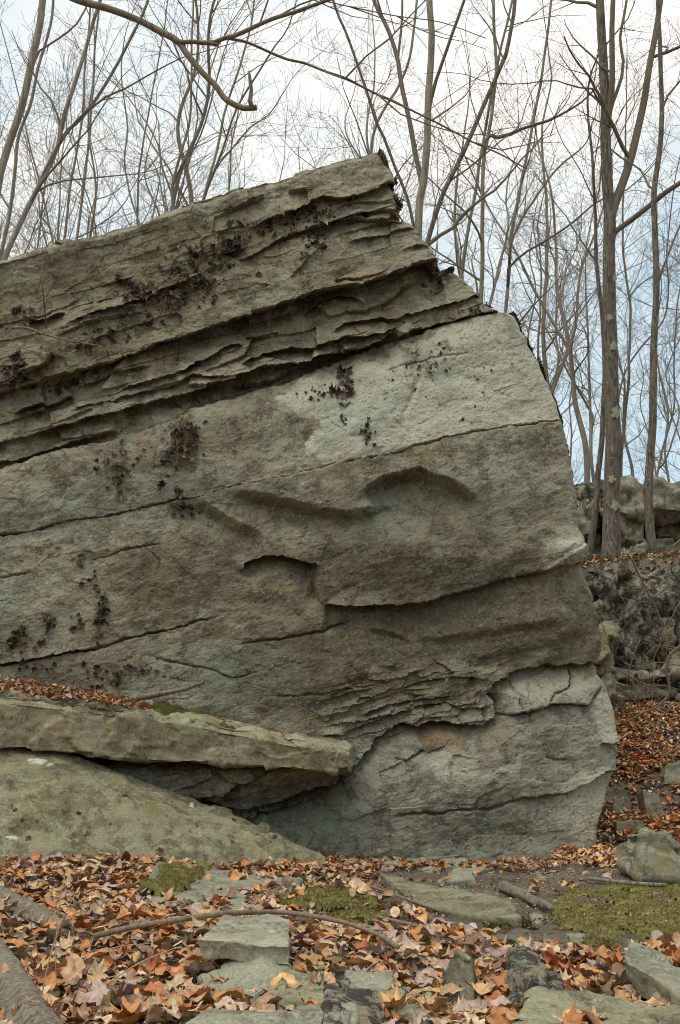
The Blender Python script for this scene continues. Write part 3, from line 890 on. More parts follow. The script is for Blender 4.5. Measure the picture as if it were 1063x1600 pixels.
# long slab leaning on the boulder (front-bottom, front-top, back-top, back-bottom)
def P(px, py, Y): return at(np.float64(px), np.float64(py), Y)
sl_st = []
for xb, yb, yt, Yf, ybk, Yb in [(-330, 1140, 1048, 7.75, 1035, 8.8), (-120, 1158, 1068, 7.85, 1045, 8.8), (0, 1166, 1086, 7.95, 1062, 8.8), (110, 1176, 1098, 8.0, 1082, 8.8), (210, 1188, 1108, 8.05, 1098, 8.82),
                               (330, 1192, 1128, 8.12, 1122, 8.84), (440, 1199, 1150, 8.18, 1146, 8.85), (520, 1205, 1162, 8.24, 1158, 8.86), (549, 1206, 1169, 8.28, 1165, 8.86)]:
    sl_st.append([P(xb - 3, yb, Yf + .03), P(xb, yt + 12, Yf), P(xb, yt, Yf + .04), P(xb + 4, ybk, Yb), P(xb, yb, Yb + .1)])
v_, q_, t_ = loft(sl_st, nk=24, ns=26, smooth=0, amp=.018, freq=3, fac=.085, ffreq=3.6, seed=301, fine=.006)
slab = mesh_obj('rock_slab', v_, q_, t_, M['stone_tan'])
tag(slab, 'long tan sandstone slab propped against the boulder, leaves on top', 'rock slab')
# broad sloping rock under it
st = []
for x, yn, Yn, yr, Yr in [(-330, 1385, 6.9, 1120, 8.0), (-120, 1365, 7.1, 1150, 8.05), (0, 1362, 7.2, 1163, 8.1), (70, 1362, 7.25, 1166, 8.12), (120, 1361, 7.3, 1184, 8.14), (200, 1360, 7.4, 1206, 8.2), (300, 1359, 7.55, 1243, 8.25), (400, 1357, 7.75, 1284, 8.3), (470, 1357, 7.95, 1322, 8.36), (510, 1362, 8.1, 1345, 8.4)]:
    a = P(x, yn, Yn); b = P(x, yr, Yr)
    mid_ = a * .45 + b * .55 + np.array([0, -.05, .06])
    st.append([a - np.array([0, -.1, .3]), a, mid_, b, b + np.array([0, .35, -.12]), b + np.array([0, .4, -1.2])])
v_, q_, t_ = loft(st, nk=22, ns=20, smooth=4, amp=.025, freq=2.2, fac=.045, ffreq=2.2, seed=302, fine=.007)
srock = mesh_obj('sloping_rock', v_, q_, t_, M['stone_olive'])
tag(srock, 'broad smooth olive-grey rock sloping down under the long slab', 'rock')

stone('flat_stone', 'flat grey-green stone with moss and dark leaves on it, below the sloping rock', (205, 1412), (405, 1432), (472, 1372), (245, 1343), (.03, .05, .06, .10), M['stone_green'], seed=311, fac=.02)
stone('stone_block', 'wedge-shaped pale stone block resting on lower stones', (308, 1466), (458, 1478), (452, 1436), (352, 1429), (.16, .15, .14, .14), M['stone_block'], thick=.07, seed=312, flare=-.06, fac=.018, mid=.01, smooth=1)
stone('stone', 'rounded grey-green stone underneath the wedge-shaped block', (306, 1562), (432, 1566), (446, 1496), (318, 1500), (.045, .045, .06, .06), M['stone_green'], seed=313, smooth=5, fac=.07, ffreq=5, mid=.05)
stone('stone', 'pale tan-green stone right of the stone under the block', (428, 1578), (522, 1566), (508, 1514), (438, 1512), (.05, .05, .07, .07), M['stone_olive'], seed=314, smooth=6, fac=.06, ffreq=5, mid=.05)
stone('flat_stone', 'wide pale green lichened slab cut by the bottom edge of the picture', (215, 1650), (560, 1650), (548, 1570), (335, 1568), (.12, .12, .10, .10), M['stone_green'], seed=315, fac=.02)
stone('stone', 'black and white mottled stone beside the lichened front slab', (512, 1610), (622, 1620), (576, 1548), (518, 1530), (.12, .06, .08, .12), M['stone_black'], seed=316, smooth=3)
stone('stone', 'small pale green stone behind the mottled stone', (540, 1552), (614, 1560), (602, 1520), (546, 1514), (.06, .05, .05, .06), M['stone_green'], seed=317, smooth=3)
stone('flat_stone', 'small grey stone sunk among orange leaves right of the mottled stone', (612, 1592), (676, 1600), (664, 1546), (620, 1534), .05, M['stone_green'], seed=318, smooth=3)
stone('stone', 'triangular grey-green stone standing in the leaf litter', (678, 1556), (748, 1540), (738, 1494), (712, 1480), (.03, .05, .16, .18), M['stone_green'], seed=319, smooth=2, mid=.008)
stone('stone', 'dark cracked stone with white lichen near the lower right slab', (812, 1562), (892, 1556), (874, 1512), (796, 1474), (.08, .06, .10, .14), M['stone_black'], seed=320, smooth=2, fac=.06, ffreq=9)
stone('flat_stone', 'broad olive slab with scattered pale flakes in the lower right corner', (790, 1660), (1150, 1660), (1130, 1566), (816, 1552), (.10, .10, .07, .09), M['stone_olive'], seed=321, fac=.02)
stone('stone_block', 'tilted green-grey block with a dark underside at the right edge', (974, 1500), (1085, 1572), (1085, 1520), (992, 1470), (.15, .09, .11, .17), M['stone_green'], thick=.085, seed=322, flare=-.12, fac=.02, mid=.01, smooth=1)
stone('bedrock_ledge', 'low olive bedrock ledge in the bare path below the boulder', (655, 1412), (822, 1434), (790, 1404), (576, 1356), (.03, .05, .06, .03), M['stone_olive'], seed=323, fac=.02, flare=.02)
stone('flat_stone', 'pale flat stone chip lying at the foot of the boulder', (682, 1380), (742, 1374), (737, 1360), (716, 1354), (.03, .03, .06, .06), M['stone_green'], seed=324, mid=.006)
for k_, (c4, lab) in enumerate([([(690, 1392), (720, 1391), (716, 1384), (694, 1385)], 'thin stone chip in front of the pale flat chip'), ([(735, 1402), (760, 1404), (756, 1396), (738, 1395)], 'stone chip on the edge of the bedrock ledge'),
                     ([(826, 1440), (852, 1440), (848, 1428), (832, 1428)], 'small oval stone at the right tip of the bedrock ledge'), ([(838, 1368), (852, 1372), (850, 1364), (838, 1362)], 'little pale stone alone on the bare path'),
                     ([(560, 1450), (596, 1452), (592, 1432), (578, 1430)], 'small pointed stone beside the moss behind the long stick'), ([(888, 1470), (918, 1476), (912, 1458), (884, 1456)], 'pale stone flake between the moss and the leaves'),
                     ([(660, 1360), (690, 1362), (686, 1350), (664, 1348)], 'flat chip right against the foot of the boulder')]):
    stone('stone_chip', lab, *c4, .016, M['stone_green'], seed=330 + k_, mid=.004, fac=.012, nk=6, ns=6)
Yg = lambda px, py: float(G3(px, py)[1])
front_rock('stone', 'large rounded grey stone at the right edge beyond the moss', (1010, 1300), (1036, 1308), (1100, 1390), (1000, 1372), Yg(1030, 1386), .45, M['stone_green'], seed=341, cat='stone', fac=.16, ffreq=3.2, smooth=1, amp=.02)
front_rock('stone', 'pale stone leaning on the leafy bank above the grey stone', (1004, 1234), (1030, 1240), (1046, 1290), (1012, 1284), Yg(1030, 1284), .2, M['stone_green'], seed=342, cat='stone', fac=.03, smooth=2, amp=.01)
front_rock('stone', 'small grey stone left of the large rounded grey stone', (974, 1316), (996, 1312), (1004, 1356), (966, 1352), Yg(985, 1354), .2, M['stone_green'], seed=343, cat='stone', fac=.03, smooth=2, amp=.01)
front_rock('stone', 'moss-topped olive stone on the bank beside the boulder foot', (962, 1284), (1006, 1282), (1010, 1308), (964, 1306), Yg(985, 1308), .3, M['stone_olive'], seed=344, cat='stone', fac=.02, smooth=4, amp=.01)

front_rock('stone', 'angular grey stone half buried on the leafy slope below the mossy block', (1040, 1196), (1068, 1190), (1080, 1226), (1036, 1228), Yg(1050, 1228), .3, M['stone_green'], seed=345, cat='stone', fac=.06, smooth=1, amp=.01)
front_rock('stone', 'small angular stone in the leaves close to the boulder edge', (962, 1250), (982, 1246), (988, 1272), (960, 1272), Yg(974, 1272), .2, M['stone_green'], seed=346, cat='stone', fac=.05, smooth=1, amp=.01)
# ------------------------------------------------------------------ rock bank and far ledge on the right
GB = 'blocks of the rock bank behind the boulder'
bank = [('dark mottled block covered in rock tripe, behind the boulder edge', (926, 896), (1052, 884), (1056, 1036), (940, 1040), 12.6, 1.2, 'stone_black'),
        ('greenish spotted block at the top of the bank beside the dark mottled block', (1044, 890), (1180, 880), (1185, 1010), (1050, 1010), 12.7, 1.2, 'stone_black2'),
        ('grey bedded block at the picture edge under the greenish spotted block', (1052, 1012), (1190, 1010), (1190, 1052), (1052, 1050), 12.5, 1.0, 'stone_far'),
        ('thin pale bed directly under the dark mottled block', (962, 1040), (1060, 1036), (1062, 1058), (966, 1062), 12.45, 1.0, 'stone_far'),
        ('second pale bed with a dark crack above it in the bank', (958, 1063), (1062, 1060), (1064, 1088), (966, 1090), 12.5, 1.0, 'stone_far'),
        ('right-hand pale bed in the bank behind the bent twig', (1064, 1054), (1190, 1054), (1190, 1090), (1066, 1090), 12.5, 1.0, 'stone_far'),
        ('dark lowest bed of the bank above the leafy slope', (964, 1092), (1190, 1092), (1190, 1125), (968, 1118), 12.75, .9, 'stone_black'),
        ('dark mossy block low on the bank at the picture edge', (1016, 1112), (1180, 1100), (1190, 1186), (1022, 1182), 12.0, .8, 'stone_black'),
        ('small mossy stone wedged between the boulder and the bank', (928, 985), (958, 980), (962, 1050), (936, 1056), 12.3, .7, 'stone_olive'),
        ('low grey stone wedged at the boulder edge under the mossy stone', (936, 1058), (962, 1056), (966, 1118), (940, 1122), 12.2, .7, 'stone_far')]
for k_, (lab, TL, TR, BR, BL, Y, dp, mt) in enumerate(bank):
    front_rock('bank_block', lab, TL, TR, BR, BL, Y, dp, M[mt], seed=350 + k_, group=GB, fac=.30, ffreq=3.0, amp=.05, smooth=0, nk=20, ns=14)
GL = 'blocks of the far rock ledge'
far = [('pale squarish block of the far ledge beside the boulder edge', (899, 792), (932, 790), (934, 838), (900, 836), 18.6, .9, 'stone_far'),
       ('dark capping block of the far ledge above the pale squarish block', (885, 762), (945, 752), (948, 792), (885, 794), 18.9, 1.2, 'stone_black'),
       ('shadowed low block of the far ledge next to the boulder edge', (890, 836), (938, 836), (940, 890), (892, 890), 19.0, 1.0, 'stone_far'),
       ('pale leaning block right of the thick trunk on the far ledge', (962, 806), (1002, 800), (1010, 846), (966, 852), 18.5, .8, 'stone_far'),
       ('low pale block behind the foot of the thick trunk', (960, 850), (1012, 846), (1016, 892), (962, 892), 18.2, .8, 'stone_green'),
       ('brown overhanging cap of the far ledge between the two trunks', (948, 762), (1012, 752), (1016, 804), (950, 800), 18.4, 1.4, 'stone_far'),
       ('sloping capstone of the far ledge at the picture edge', (1018, 752), (1170, 772), (1175, 806), (1020, 796), 18.2, 1.4, 'stone_far'),
       ('pale bedded block under the sloping capstone', (1024, 806), (1090, 806), (1092, 842), (1026, 842), 18.8, .8, 'stone_tan'),
       ('pale low block at the picture edge under the bedded block', (1026, 842), (1170, 836), (1175, 880), (1024, 882), 18.5, .8, 'stone_green'),
       ('pale block of the far ledge at the far right beside the bedded block', (1092, 806), (1190, 806), (1190, 838), (1094, 840), 18.9, .8, 'stone_far'),
       ('flat grey stone lying on the leafy shelf between the trunks', (966, 876), (1006, 872), (1012, 894), (960, 896), 14.6, .5, 'stone_green')]
for k_, (lab, TL, TR, BR, BL, Y, dp, mt) in enumerate(far):
    front_rock('ledge_block', lab, TL, TR, BR, BL, Y, dp, M[mt], seed=370 + k_, group=GL, fac=.34, ffreq=2.0, amp=.08, smooth=1, nk=14, ns=10)

# ------------------------------------------------------------------ moss
def moss_material(name, a, b):
    m, nt, bs = new_mat(name); Bn = NB(nt); p_ = Bn.pos()
    c_ = Bn.mix(Bn.ramp(Bn.noise(p_, 9, 6, .6), .35, .65), a, b)
    c_ = Bn.mix(Bn.ramp(Bn.noise(p_, 60, 4, .7), .54, .68, 0, .5), c_, (0.07, 0.06, 0.025))
    c_ = Bn.mix(Bn.ramp(Bn.noise(p_, 26, 4, .7), .58, .66, 0, .6), c_, (0.20, 0.15, 0.07))
    Bn.l(c_, bs.inputs['Base Color']); bs.inputs['Roughness'].default_value = 1.0
    bs.inputs['Specular IOR Level'].default_value = 0.05
    Bn.l(Bn.bump(Bn.noise(p_, 120, 5, .8), 1.0, .02), bs.inputs['Normal'])
    return m
M['moss'] = moss_material('olive_moss', (0.27, 0.235, 0.075), (0.41, 0.355, 0.135))
M['moss_dark'] = moss_material('dark_moss', (0.075, 0.08, 0.022), (0.15, 0.15, 0.045))
def blur(a, n):
    for _ in range(n):
        a = (a + np.roll(a, 1, 0) + np.roll(a, -1, 0) + np.roll(a, 1, 1) + np.roll(a, -1, 1)) / 5
    return a
MOSS_POLYS = []
def moss_patch(label, poly, hmax, mat, surf=None, step=.012, seed=0):
    pts = np.array([G3(*p_) for p_ in poly])
    x0, y0 = pts[:, :2].min(0) - .1; x1, y1 = pts[:, :2].max(0) + .1
    X, Y = np.meshgrid(np.arange(x0, x1, step), np.arange(y0, y1, step))
    wv = .05 * fbm(np.stack([X * 5, Y * 5], -1), 3, seed)
    m_ = inpoly(X + wv, Y + wv, [tuple(p_[:2]) for p_ in pts]).astype(float)
    m_ *= (fbm(np.stack([X * 6, Y * 6], -1), 3, seed + 2) > -.3)
    bl = blur(m_, 9)
    pat = bl * .85 + .75 * fbm(np.stack([X * 6, Y * 6], -1), 4, seed + 7, .6)
    base = ground_z(X, Y) if surf is None else surf(X, Y)
    Z = base - .012 + (hmax + .012) * sstep(.3, .95, pat) + bl * (.010 * fbm(np.stack([X * 16, Y * 16], -1), 3, seed + 1) + .006 * pn(np.stack([X * 55, Y * 55], -1), seed + 3))
    V_ = np.stack([X, Y, Z], -1).reshape(-1, 3)
    q = grid_quads(*X.shape)
    keep = (pat.ravel()[q] > .45).all(1) & (bl.ravel()[q] > .1).all(1)
    q = q[keep]
    us, inv = np.unique(q, return_inverse=True)
    V2, Q2 = V_[us], inv.reshape(-1, 4)
    rm = np.random.default_rng(seed)
    cand = np.where(bl.ravel() > .04)[0]
    prob = np.clip(pat.ravel()[cand] * 1.3 - .1, .01, 1)
    nb_ = min(30000, len(cand) * 2)
    ix = rm.choice(cand, nb_, p=prob / prob.sum())
    b0_ = V_[ix] + np.concatenate([rm.uniform(-step, step, (nb_, 2)), np.zeros((nb_, 1))], 1)
    b0_[:, 2] = np.maximum(b0_[:, 2], (ground_z(b0_[:, 0], b0_[:, 1]))) - .003
    an = rm.uniform(0, 6.283, nb_); L_ = rm.uniform(.006, .015, nb_)
    sd = np.stack([np.cos(an), np.sin(an), np.zeros(nb_)], 1) * .0034
    tip = b0_ + np.stack([rm.normal(0, .7, nb_) * L_, rm.normal(0, .7, nb_) * L_, L_], 1)
    T2 = len(V2) + np.arange(nb_ * 3).reshape(-1, 3)
    V2 = np.concatenate([V2, np.stack([b0_ - sd, b0_ + sd, tip], 1).reshape(-1, 3)])
    o = mesh_obj('moss_patch', V2, Q2, T2, mat)
    MOSS_POLYS.append(poly)
    return tag(o, label, 'moss', 'moss cushions on the ground')
moss_patch('wide olive moss carpet beyond the path at the right edge', [(862, 1412), (905, 1392), (960, 1384), (1020, 1380), (1110, 1384), (1120, 1466), (1020, 1476), (950, 1468), (890, 1452), (850, 1440)], .02, M['moss'], seed=401, step=.014)
moss_patch('olive moss cushion behind the long stick near the flat stone', [(425, 1402), (470, 1388), (540, 1394), (600, 1416), (640, 1440), (600, 1452), (530, 1450), (450, 1440)], .045, M['moss'], seed=402)
moss_patch('dark green moss cushion below the bedrock ledge', [(756, 1450), (790, 1434), (824, 1446), (838, 1474), (810, 1482), (770, 1470)], .015, M['moss_dark'], seed=403)
moss_patch('small bright moss tuft above the tilted block', [(908, 1470), (950, 1460), (986, 1470), (985, 1492), (940, 1498), (910, 1490)], .04, M['moss'], seed=404)
moss_patch('small moss cushion on the left end of the flat stone', [(228, 1408), (250, 1384), (290, 1374), (326, 1378), (312, 1400), (260, 1416)], .11, M['moss'], seed=405)

# ------------------------------------------------------------------ bark, wood
def bark_material(name, a, b, c3, sc=1.0, bump_=.02, pale=0.0):
    m, nt, bs = new_mat(name); Bn = NB(nt); p_ = Bn.pos()
    st_ = Bn.scaled(p_, (1, 1, .16))
    n_ = Bn.noise(st_, 38 * sc, 6, .7, .4)
    c_ = Bn.mix(Bn.ramp(n_, .35, .62), a, b)
    c_ = Bn.mix(Bn.ramp(Bn.noise(p_, 5, 6, .65), .5, .68, 0, .7), c_, c3)
    if pale: c_ = Bn.mix(Bn.ramp(Bn.noise(p_, 14, 5, .65), .6, .66, 0, pale), c_, (0.42, 0.41, 0.32))
    Bn.l(c_, bs.inputs['Base Color']); bs.inputs['Roughness'].default_value = .95
    Bn.l(Bn.bump(n_, .9, bump_), bs.inputs['Normal'])
    return m
M['bark'] = bark_material('furrowed_bark', (0.07, 0.056, 0.042), (0.235, 0.20, 0.155), (0.17, 0.15, 0.115), 1.0, .04, .5)
M['bark_smooth'] = bark_material('smooth_grey_bark', (0.16, 0.135, 0.098), (0.30, 0.26, 0.195), (0.22, 0.195, 0.145), .6, .008, .3)
M['bark_far'] = bark_material('far_bark', (0.16, 0.135, 0.10), (0.26, 0.225, 0.175), (0.21, 0.185, 0.145), .5, .01)
M['twig_far'] = bark_material('far_twig_bark', (0.18, 0.15, 0.115), (0.25, 0.215, 0.17), (0.21, 0.18, 0.14), .5, .003)  # lighter than near twigs: distant glare put into the colour
M['twig'] = bark_material('twig_bark', (0.13, 0.102, 0.074), (0.20, 0.165, 0.12), (0.16, 0.132, 0.095), 1.0, .004)
M['branch'] = bark_material('overhead_branch_bark', (0.13, 0.10, 0.065), (0.24, 0.20, 0.13), (0.19, 0.165, 0.10), 1.2, .008, .25)
M['dead_wood'] = bark_material('weathered_wood', (0.11, 0.085, 0.06), (0.32, 0.275, 0.20), (0.27, 0.25, 0.19), 1.2, .02, .2)
M['stick'] = bark_material('stick_bark', (0.15, 0.105, 0.075), (0.27, 0.21, 0.15), (0.21, 0.16, 0.11), 1.5, .004)

# ------------------------------------------------------------------ trees
UP = np.array([0, 0, 1.0])
TWIG_MIN = [.0022]
def grow(acc, p, d, L, r, lvl, R, mx_=3, dens=(2.2, 3.0, 4.0), up=.05):
    n = max(4, int(L / (.22 if lvl < 2 else .14)) + 1)
    n = min(n, 14)
    pts = [p]; d = d / np.linalg.norm(d)
    stp = L / (n - 1)
    for _ in range(n - 1):
        d = d + R.normal(0, .15, 3) + UP * up
        d /= np.linalg.norm(d)
        pts.append(pts[-1] + d * stp)
    pts = np.array(pts)
    rad = r * (1 - .72 * np.linspace(0, 1, n))
    tube(acc, pts, np.maximum(rad, TWIG_MIN[0]), 5 if lvl == 0 else (4 if lvl == 1 else 3), cap=False)
    if lvl >= mx_: return
    spawn(acc, pts, rad, L, lvl + 1, R, mx_, dens, up)

def spawn(acc, pts, rad, L, lvl, R, mx_, dens, up, f0=.15, lo=.32, hi=.62, Lmax=3.2):
    k = max(1, int(L * dens[min(lvl - 1, len(dens) - 1)] * R.uniform(.75, 1.25)))
    k = min(k, 16)
    for f in np.sort(R.uniform(f0, .97, k)):
        i = f * (len(pts) - 1); a = int(min(i, len(pts) - 2))
        q0 = pts[a] + (pts[a + 1] - pts[a]) * (i - a)
        t = pts[a + 1] - pts[a]; t /= np.linalg.norm(t) + 1e-9
        s = R.normal(0, 1, 3); s -= (s @ t) * t; s /= np.linalg.norm(s)
        ang = R.uniform(.45, 1.15)
        dd = t * math.cos(ang) + s * math.sin(ang) + UP * .08
        Lc = min(Lmax, L * R.uniform(lo, hi) * (1.15 - .5 * f))
        grow(acc, q0, dd, Lc, max(.003, rad[a] * R.uniform(.38, .6)), lvl, R, mx_, dens, up)

def tree(label, stems, seed, mat='bark_far', group=None, mx_=3, dens=(1.1, 2.6, 4.0), name='bare_tree', bark_amp=.0, sides=10, twig_mat='twig', low=.35, lichen=()):
    """stems: list of (world points, radius at start, radius at end); the first is the trunk"""
    R = np.random.default_rng(seed)
    tp = np.asarray(stems[0][0], float)
    gz = float(ground_z(tp[0, 0], tp[0, 1]))
    if tp[0, 2] > gz + .1:
        d = tp[1] - tp[0]; d /= d[2] if abs(d[2]) > .2 else .2
        b = tp[0] - d * (tp[0, 2] - gz) * .6
        b[2] = float(ground_z(b[0], b[1])) - .1
        nb_ = max(2, int(np.linalg.norm(tp[0] - b) / max(.25, np.linalg.norm(tp[1] - tp[0]))))
        tp = np.concatenate([b + (tp[0] - b) * (np.arange(nb_) / nb_)[:, None], tp])
    base = tp[0].copy()
    root = empty(name, base, label, 'tree', group)
    ta, ca = Acc(), Acc(); done = []
    for k, (pts, r0, r1) in enumerate(stems):
        pts = tp if k == 0 else np.asarray(pts, float)
        if k:
            dd = [(np.linalg.norm(S_ - pts[0], axis=1).min(), S_, R_) for S_, R_ in done]
            _, S_, R_ = min(dd, key=lambda t_: t_[0])
            j_ = int(np.linalg.norm(S_ - pts[0], axis=1).argmin()); j0 = max(j_ - 2, 0)
            pts = np.concatenate([[S_[j0]], pts if np.linalg.norm(S_[j0] - pts[0]) > .12 else pts[1:]])
            r0 = min(r0, R_[j_] * .92)
        rs = resample(pts, .16 if k == 0 else .18)
        rs = rs + np.stack([pn(np.stack([rs[:, 2] * 1.3, rs[:, 2] * 0 + seed + k * 3.1 + c], -1), 5) for c in (0, 9, 0)], 1) * np.array([.02, .05, 0])
        if k: rs[0] = pts[0]
        s = np.linspace(0, 1, len(rs))
        rad = r0 + (r1 - r0) * s ** .8
        if k == 0:
            hgt = rs[:, 2] - rs[0, 2]
            rad = rad * (1 + .16 * np.exp(-hgt / .2))
        done.append((rs, rad))
        tube(ta if k == 0 else ca, rs, rad, sides if k == 0 else 7)
        if k == 0 and bark_amp:
            V_ = ta.v[-1]; m_ = len(rs) * sides
            ang = np.tile(np.arange(sides) * 2 * math.pi / sides, len(rs)); zz = np.repeat(rs[:, 2], sides)
            nn = pn(np.stack([np.cos(ang) * 3, np.sin(ang) * 3, zz * 1.6], -1), 6) + .6 * pn(np.stack([np.cos(ang) * 6, np.sin(ang) * 6, zz * 5], -1), 7)
            V_[:m_] += (V_[:m_] - np.repeat(rs, sides, 0)) * (nn * bark_amp)[:, None]
        Ls = np.linalg.norm(np.diff(rs, axis=0), axis=1).sum()
        spawn(ca, rs, rad, min(Ls, 6.0), 1, R, mx_, dens, .03, f0=low if k == 0 else .12, lo=.28, hi=.55)
        # the stem runs on above the frame and ends in a fan of branches
        t = rs[-1] - rs[-3]; t /= np.linalg.norm(t)
        grow(ca, rs[-1], t, 2.2, max(r1, .006), 1, R, mx_, dens, .05)
    v_, q_, t_ = ta.arrays()
    trunk = mesh_obj('trunk', v_, q_, t_, M[mat], root)
    v_, q_, t_ = ca.arrays()
    mesh_obj('crown', v_, q_, t_, M[twig_mat], root)
    return root, trunk

def px_path(pts, Y, dy=0.0):
    n = len(pts)
    return np.array([at(np.float64(x), np.float64(y), Y + dy * i / max(1, n - 1)) for i, (x, y) in enumerate(pts)])
def w2r(wpx, Y): return wpx * Y / F / 2

Y1 = 14.8
tree('thick straight tree with pale lichen spots standing on the leafy shelf', [
    (px_path([(955, 886), (957, 800), (957, 700), (956, 600), (954, 500), (951, 400), (953, 335), (948, 260), (947, 180), (944, 110), (939, 40), (935, -40), (930, -200)], Y1), w2r(29, Y1), w2r(11, Y1)),
    (px_path([(957, 335), (968, 300), (988, 240), (1004, 172), (1014, 110), (1022, 60), (1033, 0), (1050, -100)], Y1, .6), w2r(16, Y1), w2r(8, Y1)),
    (px_path([(950, 190), (956, 150), (956, 80), (958, 0), (966, -120)], Y1, -.4), w2r(12, Y1), w2r(7, Y1)),
    (px_path([(962, 362), (985, 345), (1010, 325), (1040, 300), (1063, 285), (1140, 240)], Y1, -.8), w2r(11, Y1), w2r(6, Y1)),
    (px_path([(945, 170), (930, 150), (925, 140), (905, 138), (885, 132)], Y1, -.8), w2r(5, Y1), w2r(2.5, Y1)),
    (px_path([(958, 160), (972, 120), (974, 95), (968, 60), (976, 20), (984, -30)], Y1, .5), w2r(7, Y1), w2r(4, Y1))],
    501, 'bark', 'trees on the leafy shelf', name='lichened_tree', bark_amp=.06, sides=28, dens=(.55, 2.2, 3.5), low=.55)
# lichen discs on the thick trunk are parts of it
thick = bpy.data.objects['lichened_tree']
for k_, (lx, ly, lr) in enumerate([(956, 545, 7), (960, 648, 9), (953, 751, 6), (959, 792, 8), (950, 500, 5), (958, 440, 4)]):
    c_ = at(np.float64(lx), np.float64(ly), Y1)
    ax0 = at(np.float64(956), np.float64(ly), Y1)
    rt = w2r(26, Y1) * 1.06
    n_a, n_r = 14, 4
    vs_, qs_ = [], []
    for a in range(n_a):
        for r_ in range(n_r):
            rr = lr * Y1 / F * (r_ / (n_r - 1)) * (1 + .25 * math.sin(a * 2.3 + k_) + .15 * math.sin(a * 5.1))
            dx = c_[0] - ax0[0] + rr * math.cos(a * 2 * math.pi / n_a); dz = rr * math.sin(a * 2 * math.pi / n_a)
            dx = max(-rt * .97, min(rt * .97, dx))
            yy = -math.sqrt(rt * rt - dx * dx) - .006 * (1 - r_ / n_r) - .004
            vs_.append((ax0[0] + dx, ax0[1] + yy, c_[2] + dz))
    for a in range(n_a):
        for r_ in range(n_r - 1):
            b_ = (a + 1) % n_a
            qs_.append((a * n_r + r_, b_ * n_r + r_, b_ * n_r + r_ + 1, a * n_r + r_ + 1))
    if 'lichen' not in M:
        M['lichen'] = rock_material('pale_lichen', (0.30, 0.30, 0.215), (0.36, 0.355, 0.26), (0.20, 0.195, 0.14), pale_amt=.2)
    mesh_obj('lichen_patch', np.array(vs_), np.array(qs_), None, M['lichen'], thick)
tree('leaning slender tree just left of the thick lichen-spotted trunk', [
    (px_path([(920, 884), (927, 820), (934, 740), (940, 690), (944, 640), (945, 560), (940, 480), (932, 400), (928, 300), (920, 180)], 15.1), w2r(11, 15.1), w2r(4, 15.1))], 502, 'bark', 'trees on the leafy shelf', low=.6, sides=14)
tree('slender dark tree with a slight bend right of the thick trunk', [
    (px_path([(1022, 876), (1016, 830), (1013, 775), (1016, 720), (1019, 662), (1022, 590), (1024, 531), (1026, 400), (1023, 315), (1030, 230), (1034, 140), (1030, 40), (1026, -80)], 14.2), w2r(15, 14.2), w2r(6, 14.2)),
    (px_path([(1024, 470), (1036, 420), (1050, 380), (1063, 350), (1090, 300)], 14.2, .5), w2r(5, 14.2), w2r(3, 14.2))], 503, 'bark', 'trees on the leafy shelf', low=.45, sides=16, dens=(.7, 2.2, 3.5))
# trees just behind the boulder
tree('pale forked tree rising right behind the notch below the boulder peak', [
    (px_path([(654, 356), (658, 310), (663, 284), (667, 220), (670, 152), (674, 80), (675, 51), (670, 0), (664, -100), (660, -260)], 14.0), w2r(17, 14), w2r(9, 14)),
    (px_path([(660, 285), (656, 262), (645, 215), (635, 168), (626, 120), (622, 97), (608, 50), (599, 30), (584, 0), (560, -90)], 14.0, .5), w2r(10, 14), w2r(6, 14)),
    (px_path([(672, 160), (680, 128), (691, 97), (708, 50), (726, 0), (745, -80)], 14, -.5), w2r(7, 14), w2r(4, 14)),
    (px_path([(622, 100), (626, 60), (630, 0), (628, -60)], 14.5, .3), w2r(6, 14), w2r(3, 14))], 504, 'bark_smooth', 'trees close behind the boulder', dens=(.7, 2.4, 3.6), sides=14)
tree('dark tree leaning right from behind the boulder peak', [
    (px_path([(666, 384), (680, 340), (696, 295), (712, 262), (726, 234), (746, 190), (762, 152), (780, 112), (792, 86), (800, 40), (804, 0), (806, -120)], 13.0), w2r(12, 13), w2r(6, 13)),
    (px_path([(700, 286), (730, 265), (760, 240), (790, 215)], 13, .4), w2r(4, 13), w2r(2.5, 13))], 505, 'bark', 'trees close behind the boulder', dens=(.7, 2.4, 3.6), sides=12)
tree('thin tree curving left from behind the boulder peak', [
    (px_path([(647, 352), (636, 310), (617, 264), (600, 215), (589, 193), (572, 140), (553, 86), (538, 45), (523, 10), (505, -60)], 12.6), w2r(8, 12.6), w2r(4, 12.6))], 506, 'bark', 'trees close behind the boulder', dens=(.6, 2.2, 3.4))
tree('thin upright tree showing over the boulder peak', [
    (px_path([(581, 246), (583, 215), (589, 193), (604, 165), (620, 142), (640, 90), (650, 20), (655, -60)], 16), w2r(8, 16), w2r(4, 16))], 507, 'bark_smooth', 'trees close behind the boulder', dens=(.7, 2.2, 3.4))
tree('short-topped tree with a broken stub right of the peak', [
    (px_path([(752, 470), (754, 400), (754, 305), (757, 240), (762, 216), (770, 160), (775, 90), (770, 0)], 17), w2r(10, 17), w2r(5, 17)),
    (px_path([(757, 222), (766, 212), (776, 216)], 17), w2r(9, 17), w2r(7, 17))], 508, 'bark_far', 'trees right of the boulder peak', dens=(.8, 2.3, 3.4))
tree('thin tree between the leaning tree and the stubbed tree', [
    (px_path([(722, 425), (728, 380), (735, 340), (742, 300), (752, 240), (765, 170), (780, 90), (800, 0)], 18), w2r(9, 18), w2r(4, 18))], 509, 'bark_far', 'trees right of the boulder peak', dens=(.8, 2.3, 3.4))
